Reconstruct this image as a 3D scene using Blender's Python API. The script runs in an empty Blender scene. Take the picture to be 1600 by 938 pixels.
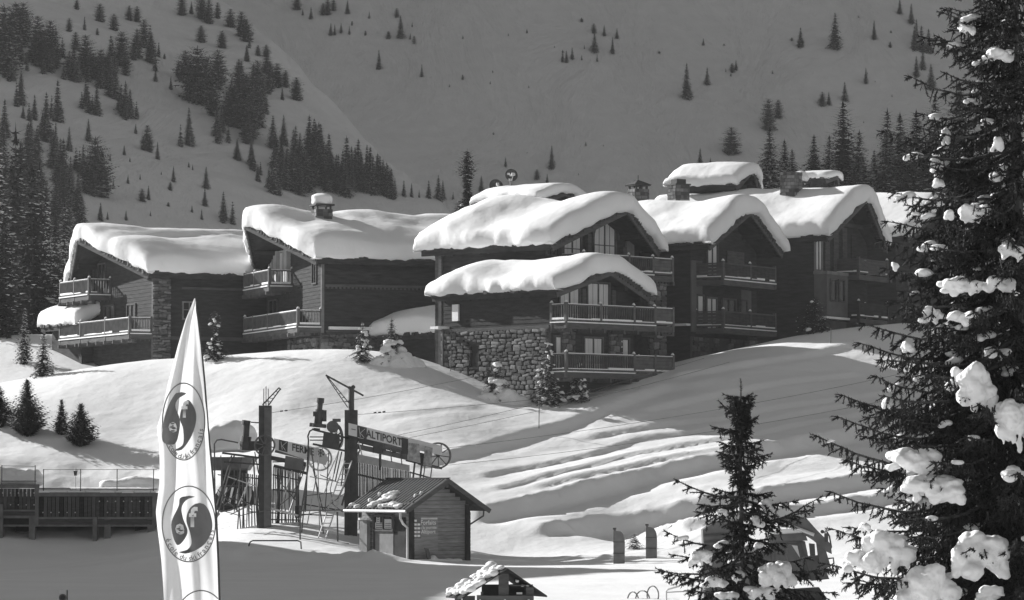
import bpy, bmesh, math, random
import numpy as np
from mathutils import Vector, Matrix
PI = math.pi
R = math.radians
scene = bpy.context.scene
COL = scene.collection

# ------------------------------------------------------------------ camera, sky, sun
F = 5692.0                                   # focal length in photo pixels (1600 wide)
PITCH = math.atan(281 / F)
CP, SP = math.cos(PITCH), math.sin(PITCH)
cam = bpy.data.cameras.new('camera')
cam.sensor_width = 36; cam.lens = 36 * F / 1600; cam.clip_start = 0.5; cam.clip_end = 9000
camo = bpy.data.objects.new('camera', cam); COL.objects.link(camo)
camo.rotation_euler = (PI / 2 + PITCH, 0, 0)
scene.camera = camo

SUN_EL = R(23); SUN_DIR = Vector((-0.81, 0.565, 0))
SUN_DIR.normalize(); SUN_DIR = Vector((SUN_DIR.x * math.cos(SUN_EL), SUN_DIR.y * math.cos(SUN_EL), math.sin(SUN_EL)))
w = bpy.data.worlds.new('World'); scene.world = w; w.use_nodes = True
nt = w.node_tree; nt.nodes.clear()
sky = nt.nodes.new('ShaderNodeTexSky'); sky.sky_type = 'NISHITA'; sky.sun_disc = False
sky.sun_elevation = SUN_EL; sky.sun_rotation = math.atan2(SUN_DIR.x, SUN_DIR.y); sky.altitude = 1800
bw = nt.nodes.new('ShaderNodeRGBToBW'); bg = nt.nodes.new('ShaderNodeBackground'); wo = nt.nodes.new('ShaderNodeOutputWorld')
nt.links.new(sky.outputs[0], bw.inputs[0]); nt.links.new(bw.outputs[0], bg.inputs[0]); nt.links.new(bg.outputs[0], wo.inputs[0])
bg.inputs[1].default_value = 0.047
sl = bpy.data.lights.new('sun', 'SUN'); sl.energy = 5.0; sl.angle = R(0.5); sl.color = (1, 1, 1)
so = bpy.data.objects.new('sun', sl); COL.objects.link(so)
so.rotation_euler = SUN_DIR.to_track_quat('Z', 'Y').to_euler()
scene.view_settings.view_transform = 'Standard'; scene.view_settings.look = 'None'
scene.view_settings.gamma = 1; scene.view_settings.exposure = 0.98

# ------------------------------------------------------------------ helpers
def P(px, py, Y):
    """world point seen at photo pixel (px, py) at forward distance Y"""
    u = (px - 800) / F; v = (469 - py) / F
    s = Y / (CP - v * SP)
    return Vector((u * s, Y, (SP + v * CP) * s))

def mat(name, lo, hi=None, scale=3.0, rough=0.8, bump=0.0, bscale=None, stretch=(1, 1, 1), metal=0.0, spec=0.3, detail=6, trans=0.0):
    m = bpy.data.materials.new(name); m.use_nodes = True
    t = m.node_tree; b = t.nodes['Principled BSDF']
    if hi is None: hi = lo
    b.inputs['Roughness'].default_value = rough; b.inputs['Metallic'].default_value = metal
    b.inputs['Specular IOR Level'].default_value = spec
    tc = t.nodes.new('ShaderNodeTexCoord'); mp = t.nodes.new('ShaderNodeMapping')
    mp.inputs['Scale'].default_value = stretch
    t.links.new(tc.outputs['Object'], mp.inputs[0])
    n = t.nodes.new('ShaderNodeTexNoise'); n.inputs['Scale'].default_value = scale; n.inputs['Detail'].default_value = detail
    t.links.new(mp.outputs[0], n.inputs['Vector'])
    r = t.nodes.new('ShaderNodeValToRGB')
    r.color_ramp.elements[0].position = 0.3; r.color_ramp.elements[1].position = 0.7
    r.color_ramp.elements[0].color = (lo, lo, lo, 1); r.color_ramp.elements[1].color = (hi, hi, hi, 1)
    t.links.new(n.outputs[0], r.inputs[0]); t.links.new(r.outputs[0], b.inputs['Base Color'])
    if bump:
        n2 = t.nodes.new('ShaderNodeTexNoise'); n2.inputs['Scale'].default_value = bscale or scale * 2; n2.inputs['Detail'].default_value = 8
        t.links.new(mp.outputs[0], n2.inputs['Vector'])
        bp = t.nodes.new('ShaderNodeBump'); bp.inputs['Distance'].default_value = bump; bp.inputs['Strength'].default_value = 1
        t.links.new(n2.outputs[0], bp.inputs['Height']); t.links.new(bp.outputs[0], b.inputs['Normal'])
    if trans:
        o = t.nodes['Material Output']; tr = t.nodes.new('ShaderNodeBsdfTranslucent'); mx = t.nodes.new('ShaderNodeMixShader')
        mx.inputs[0].default_value = trans; t.links.new(r.outputs[0], tr.inputs[0])
        t.links.new(b.outputs[0], mx.inputs[1]); t.links.new(tr.outputs[0], mx.inputs[2]); t.links.new(mx.outputs[0], o.inputs[0])
    return m

M = {}
M['snow'] = mat('snow', .80, .86, .7, .75, .05, 1.3, spec=.15)
M['snow_roof'] = mat('snow_roof', .82, .87, .6, .75, .06, 1.1, spec=.15)
M['snow_tree'] = mat('snow_tree', .80, .86, 2, .75, .03, 6, spec=.15)
M['wood_dark'] = mat('wood_dark', .034, .066, 1.2, .8, .02, 9, stretch=(1, 1, 6), spec=.06)
M['wood_mid'] = mat('wood_mid', .075, .125, 1.5, .8, .02, 9, stretch=(1, 1, 6), spec=.06)
M['wood_rail'] = mat('wood_rail', .09, .15, 2.5, .75, .01, 12, spec=.06)
M['wood_pale'] = mat('wood_pale', .16, .24, 2.5, .75, .01, 12, spec=.06)
M['wood_black'] = mat('wood_black', .03, .06, 2, .85, spec=.06)
M['slate'] = mat('slate', .03, .07, 3, .8)
M['stone_a'] = mat('stone_light', .16, .27, 2.2, .9, .03, 12)
M['stone_b'] = mat('stone_grey', .09, .16, 2.2, .9, .03, 12)
M['stone_c'] = mat('stone_dark', .05, .09, 2.2, .9, .03, 12)
M['mortar'] = mat('mortar', .08, .12, 4, .95, .02, 20)
M['glass'] = mat('window_glass', .015, .025, 1, .25, spec=.3)
M['curtain'] = mat('curtain', .6, .75, 3, .8, stretch=(8, 8, .4))
M['shutter'] = mat('shutter', .35, .45, 2, .7)
M['plaster'] = mat('plaster', .10, .14, 1.5, .9)
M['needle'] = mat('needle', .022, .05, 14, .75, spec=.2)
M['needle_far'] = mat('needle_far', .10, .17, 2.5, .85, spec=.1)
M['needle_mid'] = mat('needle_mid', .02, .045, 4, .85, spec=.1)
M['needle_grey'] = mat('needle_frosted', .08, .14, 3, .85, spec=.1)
M['bark'] = mat('bark', .06, .13, 8, .9, .02, 25, stretch=(1, 1, .25))
M['metal_dark'] = mat('metal_dark', .035, .07, 3, .5, spec=.4)
M['metal_mid'] = mat('metal_mid', .11, .17, 3, .5, .004, 20, spec=.4)
M['metal_light'] = mat('metal_light', .5, .66, 3, .45, .004, 20, spec=.4)
M['rust'] = mat('worn_white_cover', .2, .62, 5, .7)
M['white'] = mat('white_paint', .78, .84, 5, .6)
M['ink'] = mat('dark_ink', .07, .09, 5, .8)
M['print'] = mat('grey_print', .15, .18, 5, .85)
M['flag'] = mat('flag_cloth', .66, .72, 6, .8, .002, 60, trans=.5)
M['cable'] = mat('cable_steel', .10, .14, 2, .6)
M['digger'] = mat('digger_paint', .08, .14, 3, .5, spec=.4)
M['digger_glass'] = mat('digger_glass', .04, .07, 3, .15, spec=.6)
M['pad'] = mat('pad_cover', .12, .2, 3, .8, .01, 8)
M['log'] = mat('log_wood', .17, .30, 1.6, .8, .01, 14, stretch=(1, 1, 9))
M['log_b'] = mat('log_wood_worn', .2, .34, 1.6, .8, .01, 14, stretch=(1, 1, 9))

class MB:
    """collects boxes, beams and tubes and links them as ONE mesh object"""
    def __init__(s): s.v = []; s.f = []; s.m = []; s.mi = 0
    def add(s, vs, fs):
        o = len(s.v); s.v += [tuple(v) for v in vs]; s.f += [tuple(i + o for i in f) for f in fs]; s.m += [s.mi] * len(fs)
    def box(s, x0, x1, y0, y1, z0, z1):
        s.add([(x0, y0, z0), (x1, y0, z0), (x1, y1, z0), (x0, y1, z0), (x0, y0, z1), (x1, y0, z1), (x1, y1, z1), (x0, y1, z1)],
              [(0, 3, 2, 1), (4, 5, 6, 7), (0, 1, 5, 4), (1, 2, 6, 5), (2, 3, 7, 6), (3, 0, 4, 7)])
    def beam(s, p, q, w, h, up=(0, 0, 1)):
        p = Vector(p); q = Vector(q); d = (q - p)
        if d.length < 1e-6: return
        d.normalize(); up = Vector(up)
        if abs(d.dot(up)) > .98: up = Vector((0, 1, 0))
        a = d.cross(up).normalized(); b = a.cross(d)
        c = []
        for e in (p, q):
            for i, j in ((-1, -1), (1, -1), (1, 1), (-1, 1)): c.append(e + a * (i * w / 2) + b * (j * h / 2))
        s.add(c, [(3, 2, 1, 0), (4, 5, 6, 7), (0, 1, 5, 4), (1, 2, 6, 5), (2, 3, 7, 6), (3, 0, 4, 7)])
    def tube(s, pts, r, n=6, r1=None, cap=True):
        pts = [Vector(p) for p in pts]; k = len(pts); rings = []
        prev = None
        for i, p in enumerate(pts):
            d = (pts[min(i + 1, k - 1)] - pts[max(i - 1, 0)]).normalized()
            u = Vector((0, 0, 1)) if abs(d.z) < .95 else Vector((1, 0, 0))
            a = d.cross(u).normalized() if prev is None else (prev - d * prev.dot(d)).normalized()
            prev = a; b = d.cross(a)
            rr = r if r1 is None else r + (r1 - r) * i / max(1, k - 1)
            rings.append([p + (a * math.cos(2 * PI * j / n) + b * math.sin(2 * PI * j / n)) * rr for j in range(n)])
        vs = [v for g in rings for v in g]; fs = []
        for i in range(k - 1):
            for j in range(n): fs.append((i * n + j, i * n + (j + 1) % n, (i + 1) * n + (j + 1) % n, (i + 1) * n + j))
        if cap: fs.append(tuple(range(n))[::-1]); fs.append(tuple((k - 1) * n + j for j in range(n)))
        s.add(vs, fs)
    def cyl(s, c, axis, r, h, n=24):
        c = Vector(c); ax = Vector(axis).normalized(); s.tube([c - ax * h / 2, c + ax * h / 2], r, n)
    def ring(s, c, axis, r, t, wdt, n=28):
        """flat wheel rim: outer radius r, radial thickness t, width wdt"""
        c = Vector(c); ax = Vector(axis).normalized()
        a = ax.orthogonal().normalized(); b = ax.cross(a); vs = []
        for j in range(n):
            d = a * math.cos(2 * PI * j / n) + b * math.sin(2 * PI * j / n)
            for rr, o in ((r, -1), (r, 1), (r - t, 1), (r - t, -1)): vs.append(c + d * rr + ax * (o * wdt / 2))
        fs = []
        for j in range(n):
            k = (j + 1) % n
            for q in range(4): fs.append((j * 4 + q, j * 4 + (q + 1) % 4, k * 4 + (q + 1) % 4, k * 4 + q))
        s.add(vs, fs)
    def prism(s, poly, d):
        """poly: list of 3d points (planar), extruded by vector d"""
        n = len(poly); d = Vector(d); p = [Vector(q) for q in poly]
        s.add(p + [q + d for q in p], [tuple(range(n))[::-1], tuple(range(n, 2 * n))] + [(i, (i + 1) % n, (i + 1) % n + n, i + n) for i in range(n)])
    def build(s, name, mats, parent=None, loc=None, smooth=False, kind=None):
        me = bpy.data.meshes.new(name); me.from_pydata(s.v, [], s.f)
        if not isinstance(mats, (list, tuple)): mats = [mats]
        for m_ in mats: me.materials.append(M[m_] if isinstance(m_, str) else m_)
        if len(mats) > 1: me.polygons.foreach_set('material_index', s.m)
        bm = bmesh.new(); bm.from_mesh(me); bmesh.ops.recalc_face_normals(bm, faces=bm.faces); bm.to_mesh(me); bm.free()
        if smooth: me.polygons.foreach_set('use_smooth', [True] * len(me.polygons))
        me.update()
        return link(name, me, parent, loc, kind)

def link(name, me, parent=None, loc=None, kind=None):
    o = bpy.data.objects.new(name, me); COL.objects.link(o)
    if parent: o.parent = parent
    if loc is not None: o.location = loc
    if kind: o['kind'] = kind
    return o

def mesh_np(name, verts, faces, mats, parent=None, loc=None, midx=None, smooth=False, kind=None):
    """verts (N,3) float, faces (M,k) int, equal sized faces"""
    me = bpy.data.meshes.new(name); verts = np.asarray(verts, np.float32); faces = np.asarray(faces, np.int32)
    n, k = faces.shape
    me.vertices.add(len(verts)); me.vertices.foreach_set('co', verts.ravel())
    me.loops.add(n * k); me.loops.foreach_set('vertex_index', faces.ravel())
    me.polygons.add(n); me.polygons.foreach_set('loop_start', np.arange(0, n * k, k, dtype=np.int32))
    try: me.polygons.foreach_set('loop_total', np.full(n, k, np.int32))
    except Exception: pass
    for m_ in (mats if isinstance(mats, (list, tuple)) else [mats]): me.materials.append(M[m_] if isinstance(m_, str) else m_)
    if midx is not None: me.polygons.foreach_set('material_index', np.asarray(midx, np.int32))
    me.polygons.foreach_set('use_smooth', np.full(n, smooth))
    me.update(calc_edges=True); me.validate()
    if name.startswith('_'): return me
    return link(name, me, parent, loc, kind)

def thing(name, label, cat, loc=(0, 0, 0), rz=0, group=None):
    o = bpy.data.objects.new(name, None); COL.objects.link(o); o.empty_display_size = .3
    o.location = loc; o.rotation_euler = (0, 0, rz); o['label'] = label; o['category'] = cat
    if group: o['group'] = group
    return o
def tag(o, label, cat, group=None):
    o['label'] = label; o['category'] = cat
    if group: o['group'] = group
    return o

# value noise, vectorised
_rs = np.random.RandomState(7); _tab = _rs.rand(256, 256)
def vnoise(x, y, f=1.0, seed=0):
    x = np.asarray(x, float) * f + seed * 17.3; y = np.asarray(y, float) * f + seed * 31.7
    xi = np.floor(x).astype(int); yi = np.floor(y).astype(int); fx = x - xi; fy = y - yi
    fx = fx * fx * (3 - 2 * fx); fy = fy * fy * (3 - 2 * fy)
    a = _tab[xi & 255, yi & 255]; b = _tab[(xi + 1) & 255, yi & 255]; c = _tab[xi & 255, (yi + 1) & 255]; d = _tab[(xi + 1) & 255, (yi + 1) & 255]
    return (a + (b - a) * fx) * (1 - fy) + (c + (d - c) * fx) * fy - .5
def fbm(x, y, f=1.0, o=4, seed=0):
    r = 0; a = 1
    for i in range(o): r = r + a * vnoise(x, y, f, seed + i); f *= 2.03; a *= .5
    return r
def sstep(e0, e1, x):
    t = np.clip((x - e0) / (e1 - e0), 0, 1); return t * t * (3 - 2 * t)

# ------------------------------------------------------------------ terrain
ctl = []
for x in (-60, -25, 0, 25, 60):
    ctl += [(x, 0, -1.7), (x, 50, -3.3), (x, 100, -3.6), (x, 135, -3.72)]
for px, py, Y in [(-150, 848, 190), (0, 848, 188), (240, 852, 186), (330, 852, 177), (450, 860, 175), (560, 872, 173), (640, 877, 172), (725, 875, 175), (800, 867, 179),
                  (950, 861, 183), (1100, 868, 172),
                  (-150, 745, 198), (0, 745, 198), (100, 745, 198), (240, 752, 196), (45, 682, 204), (125, 697, 202), (250, 670, 204), (-150, 640, 216),
                  (0, 600, 217), (180, 572, 214), (400, 556, 212), (550, 548, 211), (650, 560, 210), (700, 580, 208), (745, 606, 205.5), (830, 631, 202),
                  (940, 624, 202.5), (1010, 604, 205), (1060, 578, 208), (1200, 547, 212), (1300, 517, 215), (1400, 507, 217), (1550, 500, 219), (1750, 490, 221),
                  (400, 640, 202.5), (400, 720, 194), (400, 800, 185.5), (550, 640, 202), (550, 720, 193.5), (550, 800, 185), (700, 640, 200.5), (700, 720, 192.5), (700, 790, 185.5),
                  (720, 848, 181), *[(px, py, 203 - (py - 640) * .118 - (px - 900) * .004) for px in (800, 900, 1100, 1350, 1600) for py in (640, 700, 760, 820)], (1350, 580, 208), (1600, 580, 207), (1350, 880, 160), (1600, 880, 155),
                  (1900, 600, 203), (1900, 700, 192), (1900, 880, 155),
                  (-100, 600, 232), (150, 600, 232), (400, 590, 226), (600, 585, 226), (760, 600, 213), (900, 600, 212), (1100, 562, 221), (1300, 542, 229), (1450, 535, 231)]:
    p = P(px, py, Y); ctl.append((p.x, p.y, p.z))
for x in (-60, -30, 0, 30, 60): ctl.append((x, 250, 10))
ctl = np.array(ctl); CX, CY, CZ = ctl[:, 0], ctl[:, 1], ctl[:, 2]
def _tps(d2): return np.where(d2 > 1e-9, .5 * d2 * np.log(d2 + 1e-12), 0)
_n = len(ctl); _A = np.zeros((_n + 3, _n + 3))
_A[:_n, :_n] = _tps((CX[:, None] - CX) ** 2 + (CY[:, None] - CY) ** 2) + np.eye(_n) * 5
_A[:_n, _n] = 1; _A[:_n, _n + 1] = CX; _A[:_n, _n + 2] = CY; _A[_n:, :_n] = _A[:_n, _n:].T
_w = np.linalg.solve(_A, np.concatenate([CZ, np.zeros(3)]))
def near_h(x, y):
    x = np.clip(x, -62, 62); y = np.clip(y, 0, 250); sh = x.shape; x = x.ravel(); y = y.ravel(); out = np.empty(x.size)
    for i in range(0, x.size, 40000):
        a = x[i:i + 40000]; b = y[i:i + 40000]
        out[i:i + 40000] = _tps((a[:, None] - CX) ** 2 + (b[:, None] - CY) ** 2) @ _w[:_n] + _w[_n] + _w[_n + 1] * a + _w[_n + 2] * b
    return out.reshape(sh)
def far_h(x, y):
    valley = 10 + (y - 250) * .02
    Fp = 34.6 - .2755 * (x + 67) + .2926 * (y - 480)
    s = (x + 11.8) * .945 + (y - 560) * .328 + 5 * vnoise(x, y, 1 / 40., 3) + 5 * fbm(x, y, 1 / 14., 3, 41)
    hill = Fp - np.where(s > 0, .9 * s, 0) + 5 * fbm(x, y, 1 / 45., 3, 5)
    mtn = 28 + .66 * (y - 905) - .03 * x + 14 * fbm(x, y, 1 / 160., 4, 9) + 10 * np.sin(x / 75. + 1)
    k = 8.0
    z = k * np.logaddexp(np.logaddexp(valley / k, hill / k), mtn / k)
    ridge = np.clip(-x - 130, 0, 700) * .9 * sstep(320, 450, y + .62 * np.minimum(x, 0))  # unseen left ridge, added to keep the sun off the far slopes
    z = z + ridge
    return np.minimum(z, 780 + 20 * fbm(x, y, 1 / 90., 3, 2))
TER = []
def base_h(x, y):
    x = np.asarray(x, float); y = np.asarray(y, float)
    t = sstep(232, 300, y)
    z = near_h(x, y) * (1 - t) + far_h(x, np.maximum(y, 232)) * t
    return z
def seg_d(x, y, pts):
    best = np.full(x.shape, 1e9); sgn = np.zeros(x.shape); par = np.zeros(x.shape); tot = len(pts) - 1
    for i in range(tot):
        ax, ay = pts[i]; bx, by = pts[i + 1]; dx, dy = bx - ax, by - ay; L2 = dx * dx + dy * dy
        t = ((x - ax) * dx + (y - ay) * dy) / L2; tc = np.clip(t, 0, 1)
        d = np.hypot(x - ax - tc * dx, y - ay - tc * dy); c = (dx * (y - ay) - dy * (x - ax))
        m = d < best; best = np.where(m, d, best); sgn = np.where(m, np.sign(c), sgn); par = np.where(m, (i + tc) / tot, par)
    return best * sgn, par
def H(x, y):
    x = np.asarray(x, float); y = np.asarray(y, float)
    z = base_h(x, y)
    for pts, h, Ru, Rd, wd, crumb in TER:
        n1 = vnoise(x, y, .22, 11) * .45
        d, par = seg_d(x, y, pts); d = d + n1
        f = sstep(0, .06, par) * sstep(1.0, .96, par)
        g = np.where(d < 0, -h * np.clip(1 + d / Rd, 0, 1), h * np.clip(1 - d / Ru, 0, 1))
        step = np.where(np.abs(d) < wd, h * (d / wd), g)
        z = z + step * f + crumb * f * np.exp(-((d - .1) / .55) ** 2) * (fbm(x, y, 1.6, 3, 21) + .25) * .8
    nm = sstep(260, 225, y)
    z = z + nm * (.13 * fbm(x, y, 1 / 9., 3, 1) + .035 * fbm(x, y, .9, 3, 4) + .16 * fbm(x, y, .7, 3, 14) * sstep(-9, -14, x) * sstep(201, 198, y) * sstep(186, 190, y))
    z = z + 25 * np.exp(-((x + 44) / 8.5) ** 2) * sstep(198, 191, y - .3 * (x + 44)) * sstep(60, 100, y) * np.clip(.9 + (y - 150) * .002, .7, 1)  # tall ridge added beyond the left edge to shade the foreground
    z = z + .018 * np.abs(fbm(x * .5 + y * .1, y * 2.2, 1.3, 2, 51)) * sstep(184, 188, y) * sstep(214, 208, y) * 3
    # ski and groomer tracks running up the slope on the right
    tr = sstep(186, 190, y) * sstep(214, 208, y) * sstep(-6, 4, x)
    q = (y + .16 * x + .4 * np.sin(x * .12)) * .85
    z = z + tr * .02 * np.sin(q * 2.1) * (1 + .8 * vnoise(x, y, .12, 8))
    # churned bank in front of the lift
    bk = np.exp(-((y - 171.5 - .05 * x) / 1.6) ** 2) * sstep(-20, -14, x) * sstep(-3, -8, x)
    z = z + bk * (.42 + .55 * fbm(x, y, 1.1, 4, 31))
    return z
def h1(x, y): return float(H(np.array([float(x)]), np.array([float(y)]))[0])
def ray(px, py, y0=120, y1=216, fn=None):
    fn = fn or H; Ys = np.linspace(y0, y1, 900); p = [P(px, py, 1.0)][0]
    X = p.x * Ys; Z = p.z * Ys; d = fn(X, Ys) - Z
    k = np.argmax(d > 0)
    if not (d > 0).any(): k = len(Ys) - 1
    return Vector((X[k], Ys[k], Z[k]))
def gat(px, py, Y):
    v = ray(px, py, 130, 226); return v if abs(v.y - Y) < 14 else P(px, py, Y)
for pl, h, Ru, Rd, wd, cr in [([(735, 812), (800, 797), (930, 768), (1040, 742), (1190, 705), (1330, 684), (1600, 640)], .36, 5, 1.8, .55, .5),
                      ([(835, 838), (930, 822), (1040, 806), (1200, 776), (1350, 752), (1600, 715)], .34, 3.0, 1.8, .45, .35),
                      ([(640, 735), (720, 712), (800, 692), (880, 664), (950, 636), (1060, 600)], .16, 3, 1.6, .45, .12),
                      ([(1010, 838), (1090, 822), (1200, 806), (1340, 785), (1600, 760)], .26, 2.0, 1.5, .4, .6),
                      ([(750, 775), (1000, 712), (1350, 652), (1600, 615)], .10, 1.5, .7, .16, .05), ([(740, 750), (1000, 688), (1350, 630)], .10, 1.8, .7, .16, .05), ([(830, 772), (1000, 735), (1180, 700)], .10, 1.2, 1.0, .25, .08),
                      ([(900, 690), (1200, 640), (1600, 590)], .10, 1.5, .7, .16, .03), ([(1000, 640), (1100, 622), (1350, 585)], .10, 1.2, .6, .16, .03), ([(1050, 592), (1200, 565), (1370, 535)], .12, 1.6, 1.2, .4, .1),
                      ([(860, 872), (1000, 866), (1150, 862)], .06, 1.5, 1.5, .4, .05), ([(420, 640), (600, 655), (760, 640)], .05, 1.5, 1.2, .4, .02)]:
    pts = [(lambda v: (v.x, v.y))(ray(a, b, 150, 215, base_h)) for a, b in pl]
    TER.append((pts, h, Ru, Rd, wd, cr))

def axis(parts):
    out = []
    for a, b, s in parts: out += list(np.arange(a, b, s))
    return np.array(out + [parts[-1][1]])
gx = axis([(-900, -200, 25), (-200, -60, 6), (-60, -32, 1.2), (-32, 36, .28), (36, 60, 1.2), (60, 200, 6), (200, 900, 25)])
gy = axis([(-60, 60, 4), (60, 150, 1.2), (150, 216, .26), (216, 260, 1.2), (260, 700, 5), (700, 1200, 7), (1200, 1800, 25)])
GX, GY = np.meshgrid(gx, gy); GZ = H(GX, GY)
nx_, ny_ = len(gx), len(gy)
idx = np.arange(nx_ * ny_).reshape(ny_, nx_)
fc = np.stack([idx[:-1, :-1], idx[:-1, 1:], idx[1:, 1:], idx[1:, :-1]], -1).reshape(-1, 4)
gm = mat('ground_snow', .80, .86, .25, .75, .04, 1.5, spec=.15)
_t = gm.node_tree; _b = _t.nodes['Principled BSDF']; _tc = _t.nodes.new('ShaderNodeTexCoord'); _sx = _t.nodes.new('ShaderNodeSeparateXYZ'); _mr = _t.nodes.new('ShaderNodeMapRange')
_mr.inputs['From Min'].default_value = 300; _mr.inputs['From Max'].default_value = 420
_n1 = _t.nodes.new('ShaderNodeTexNoise'); _n1.inputs['Scale'].default_value = .035; _n1.inputs['Detail'].default_value = 9; _n1.inputs['Roughness'].default_value = .62; _n1.inputs['Distortion'].default_value = .6
_mp = _t.nodes.new('ShaderNodeMapping'); _mp.inputs['Scale'].default_value = (1, .35, .8); _ml = _t.nodes.new('ShaderNodeMath'); _ml.operation = 'MULTIPLY'; _bp = _t.nodes.new('ShaderNodeBump'); _bp.inputs['Distance'].default_value = 5.0
for a_, b_ in ((_tc.outputs['Object'], _sx.inputs[0]), (_sx.outputs['Y'], _mr.inputs['Value']), (_tc.outputs['Object'], _mp.inputs[0]), (_mp.outputs[0], _n1.inputs['Vector']), (_n1.outputs[0], _ml.inputs[0]), (_mr.outputs[0], _ml.inputs[1]), (_ml.outputs[0], _bp.inputs['Height']), (_b.inputs['Normal'].links[0].from_socket, _bp.inputs['Normal']), (_bp.outputs[0], _b.inputs['Normal'])): _t.links.new(a_, b_)
ground = mesh_np('snow_ground', np.stack([GX, GY, GZ], -1).reshape(-1, 3), fc, gm, smooth=True, kind='structure')
print('ground', nx_, ny_)

# ------------------------------------------------------------------ snow shapes
def snow_sheet(name, S, ulen, vlen, T, parent, lip=.35, nu=40, nv=30, seed=0, bump=.17, mname='snow_roof', tfun=None):
    """thick snow cover over a surface S(u,v) -> point, u,v in [-1,1]; rounded bulging rim"""
    al = [-60, -25, 5, 30, 52, 70, 82]
    rim = [(lip * math.cos(R(a)) - .1 * (i == 0), .45 + .55 * math.sin(R(a)) if a > -25 else (.0 if i == 0 else .22)) for i, a in enumerate(al)]
    rim = [(-.12, 0.0), (lip * .7, .02), (lip, .14), (lip * .98, .45), (lip * .8, .74), (lip * .3, .91), (-lip * .7, .975), (-lip * 1.8, .995)]
    K = len(rim)
    def ax(n, ln):
        a = [(-1, o / (ln / 2), f) for o, f in rim]
        inn = [(-1 + 2 * (i + 1) / (n + 1)) * (1 - 2 * lip * 1.8 / ln) for i in range(n)]
        return [(-1 - o, f) for _, o, f in a] + [(t, 1.0) for t in inn] + [(1 + o, f) for _, o, f in a[::-1]]
    A = ax(nu, ulen); B = ax(nv, vlen); vs = []
    for u, fu in A:
        for v, fv in B:
            uc = max(-1, min(1, u)); vc = max(-1, min(1, v))
            p = S(uc, vc); e = .01
            du = (S(min(1, uc + e), vc) - S(max(-1, uc - e), vc)); dv = (S(uc, min(1, vc + e)) - S(uc, max(-1, vc - e)))
            du.z = 0; dv.z = 0
            lk = 1 + 1.1 * float(vnoise(np.array([p.x]), np.array([p.y]), .55, seed + 21)[0]) + .5 * float(vnoise(np.array([p.x]), np.array([p.y]), 1.7, seed + 22)[0])
            if du.length > 1e-9: p = p + du.normalized() * ((u - uc) * ulen / 2 * lk)
            if dv.length > 1e-9: p = p + dv.normalized() * ((v - vc) * vlen / 2 * lk)
            th = T * (1 + bump * 1.6 * float(vnoise(np.array([p.x]), np.array([p.y]), .35, seed)[0]) + bump * .6 * float(vnoise(np.array([p.x]), np.array([p.y]), 1.1, seed + 3)[0]))
            if tfun: th *= tfun(uc, vc)
            f = min(fu, fv) if min(fu, fv) < .99 else 1.0
            f = (fu * fv) ** .9 if f > 0 else 0
            rag = (.12 * float(vnoise(np.array([p.x * 1.0]), np.array([p.y]), 2.2, seed + 9)[0]) + .08 * float(vnoise(np.array([p.x]), np.array([p.y]), 5, seed + 5)[0])) * (1 - f) * 1.6
            vs.append((p.x, p.y, p.z + th * f + .02 + rag))
    n2 = len(B); fs = [(i * n2 + j, i * n2 + j + 1, (i + 1) * n2 + j + 1, (i + 1) * n2 + j) for i in range(len(A) - 1) for j in range(n2 - 1)]
    me = bpy.data.meshes.new(name); me.from_pydata(vs, [], fs); me.materials.append(M[mname])
    bm = bmesh.new(); bm.from_mesh(me); bmesh.ops.recalc_face_normals(bm, faces=bm.faces)
    if sum(f.normal.z for f in bm.faces) < 0: bmesh.ops.reverse_faces(bm, faces=bm.faces)
    bm.to_mesh(me); bm.free()
    me.polygons.foreach_set('use_smooth', [True] * len(me.polygons))
    return link(name, me, parent)

def blob(name, lumps, parent, voxel=.05, seed=0, mname='snow_tree', disp=.0, kind=None):
    """lumps: (centre, (rx,ry,rz)); union by voxel remesh"""
    bm = bmesh.new(); rr = random.Random(seed)
    for c, r in lumps:
        k = bmesh.ops.create_icosphere(bm, subdivisions=2, radius=1)
        ph = rr.random() * 9
        for v in k['verts']:
            n = 1 + .12 * math.sin(3 * v.co.x + ph) * math.cos(4 * v.co.y + ph) + .06 * math.sin(7 * v.co.z + ph * 2)
            v.co = Vector((v.co.x * r[0] * n, v.co.y * r[1] * n, v.co.z * r[2] * n)) + Vector(c)
    me = bpy.data.meshes.new(name); bm.to_mesh(me); bm.free(); me.materials.append(M[mname])
    o = link(name, me, parent)
    if kind: o['kind'] = kind
    m1 = o.modifiers.new('remesh', 'REMESH'); m1.mode = 'VOXEL'; m1.voxel_size = voxel; m1.use_smooth_shade = True
    m2 = o.modifiers.new('smooth', 'SMOOTH'); m2.iterations = 4; m2.factor = .6
    if disp:
        tx = bpy.data.textures.get('snow_lumps') or bpy.data.textures.new('snow_lumps', 'CLOUDS'); tx.noise_scale = .16; tx.noise_depth = 3
        m3 = o.modifiers.new('lumps', 'DISPLACE'); m3.texture = tx; m3.texture_coords = 'LOCAL'; m3.strength = disp; m3.mid_level = .5
    return o

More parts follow.
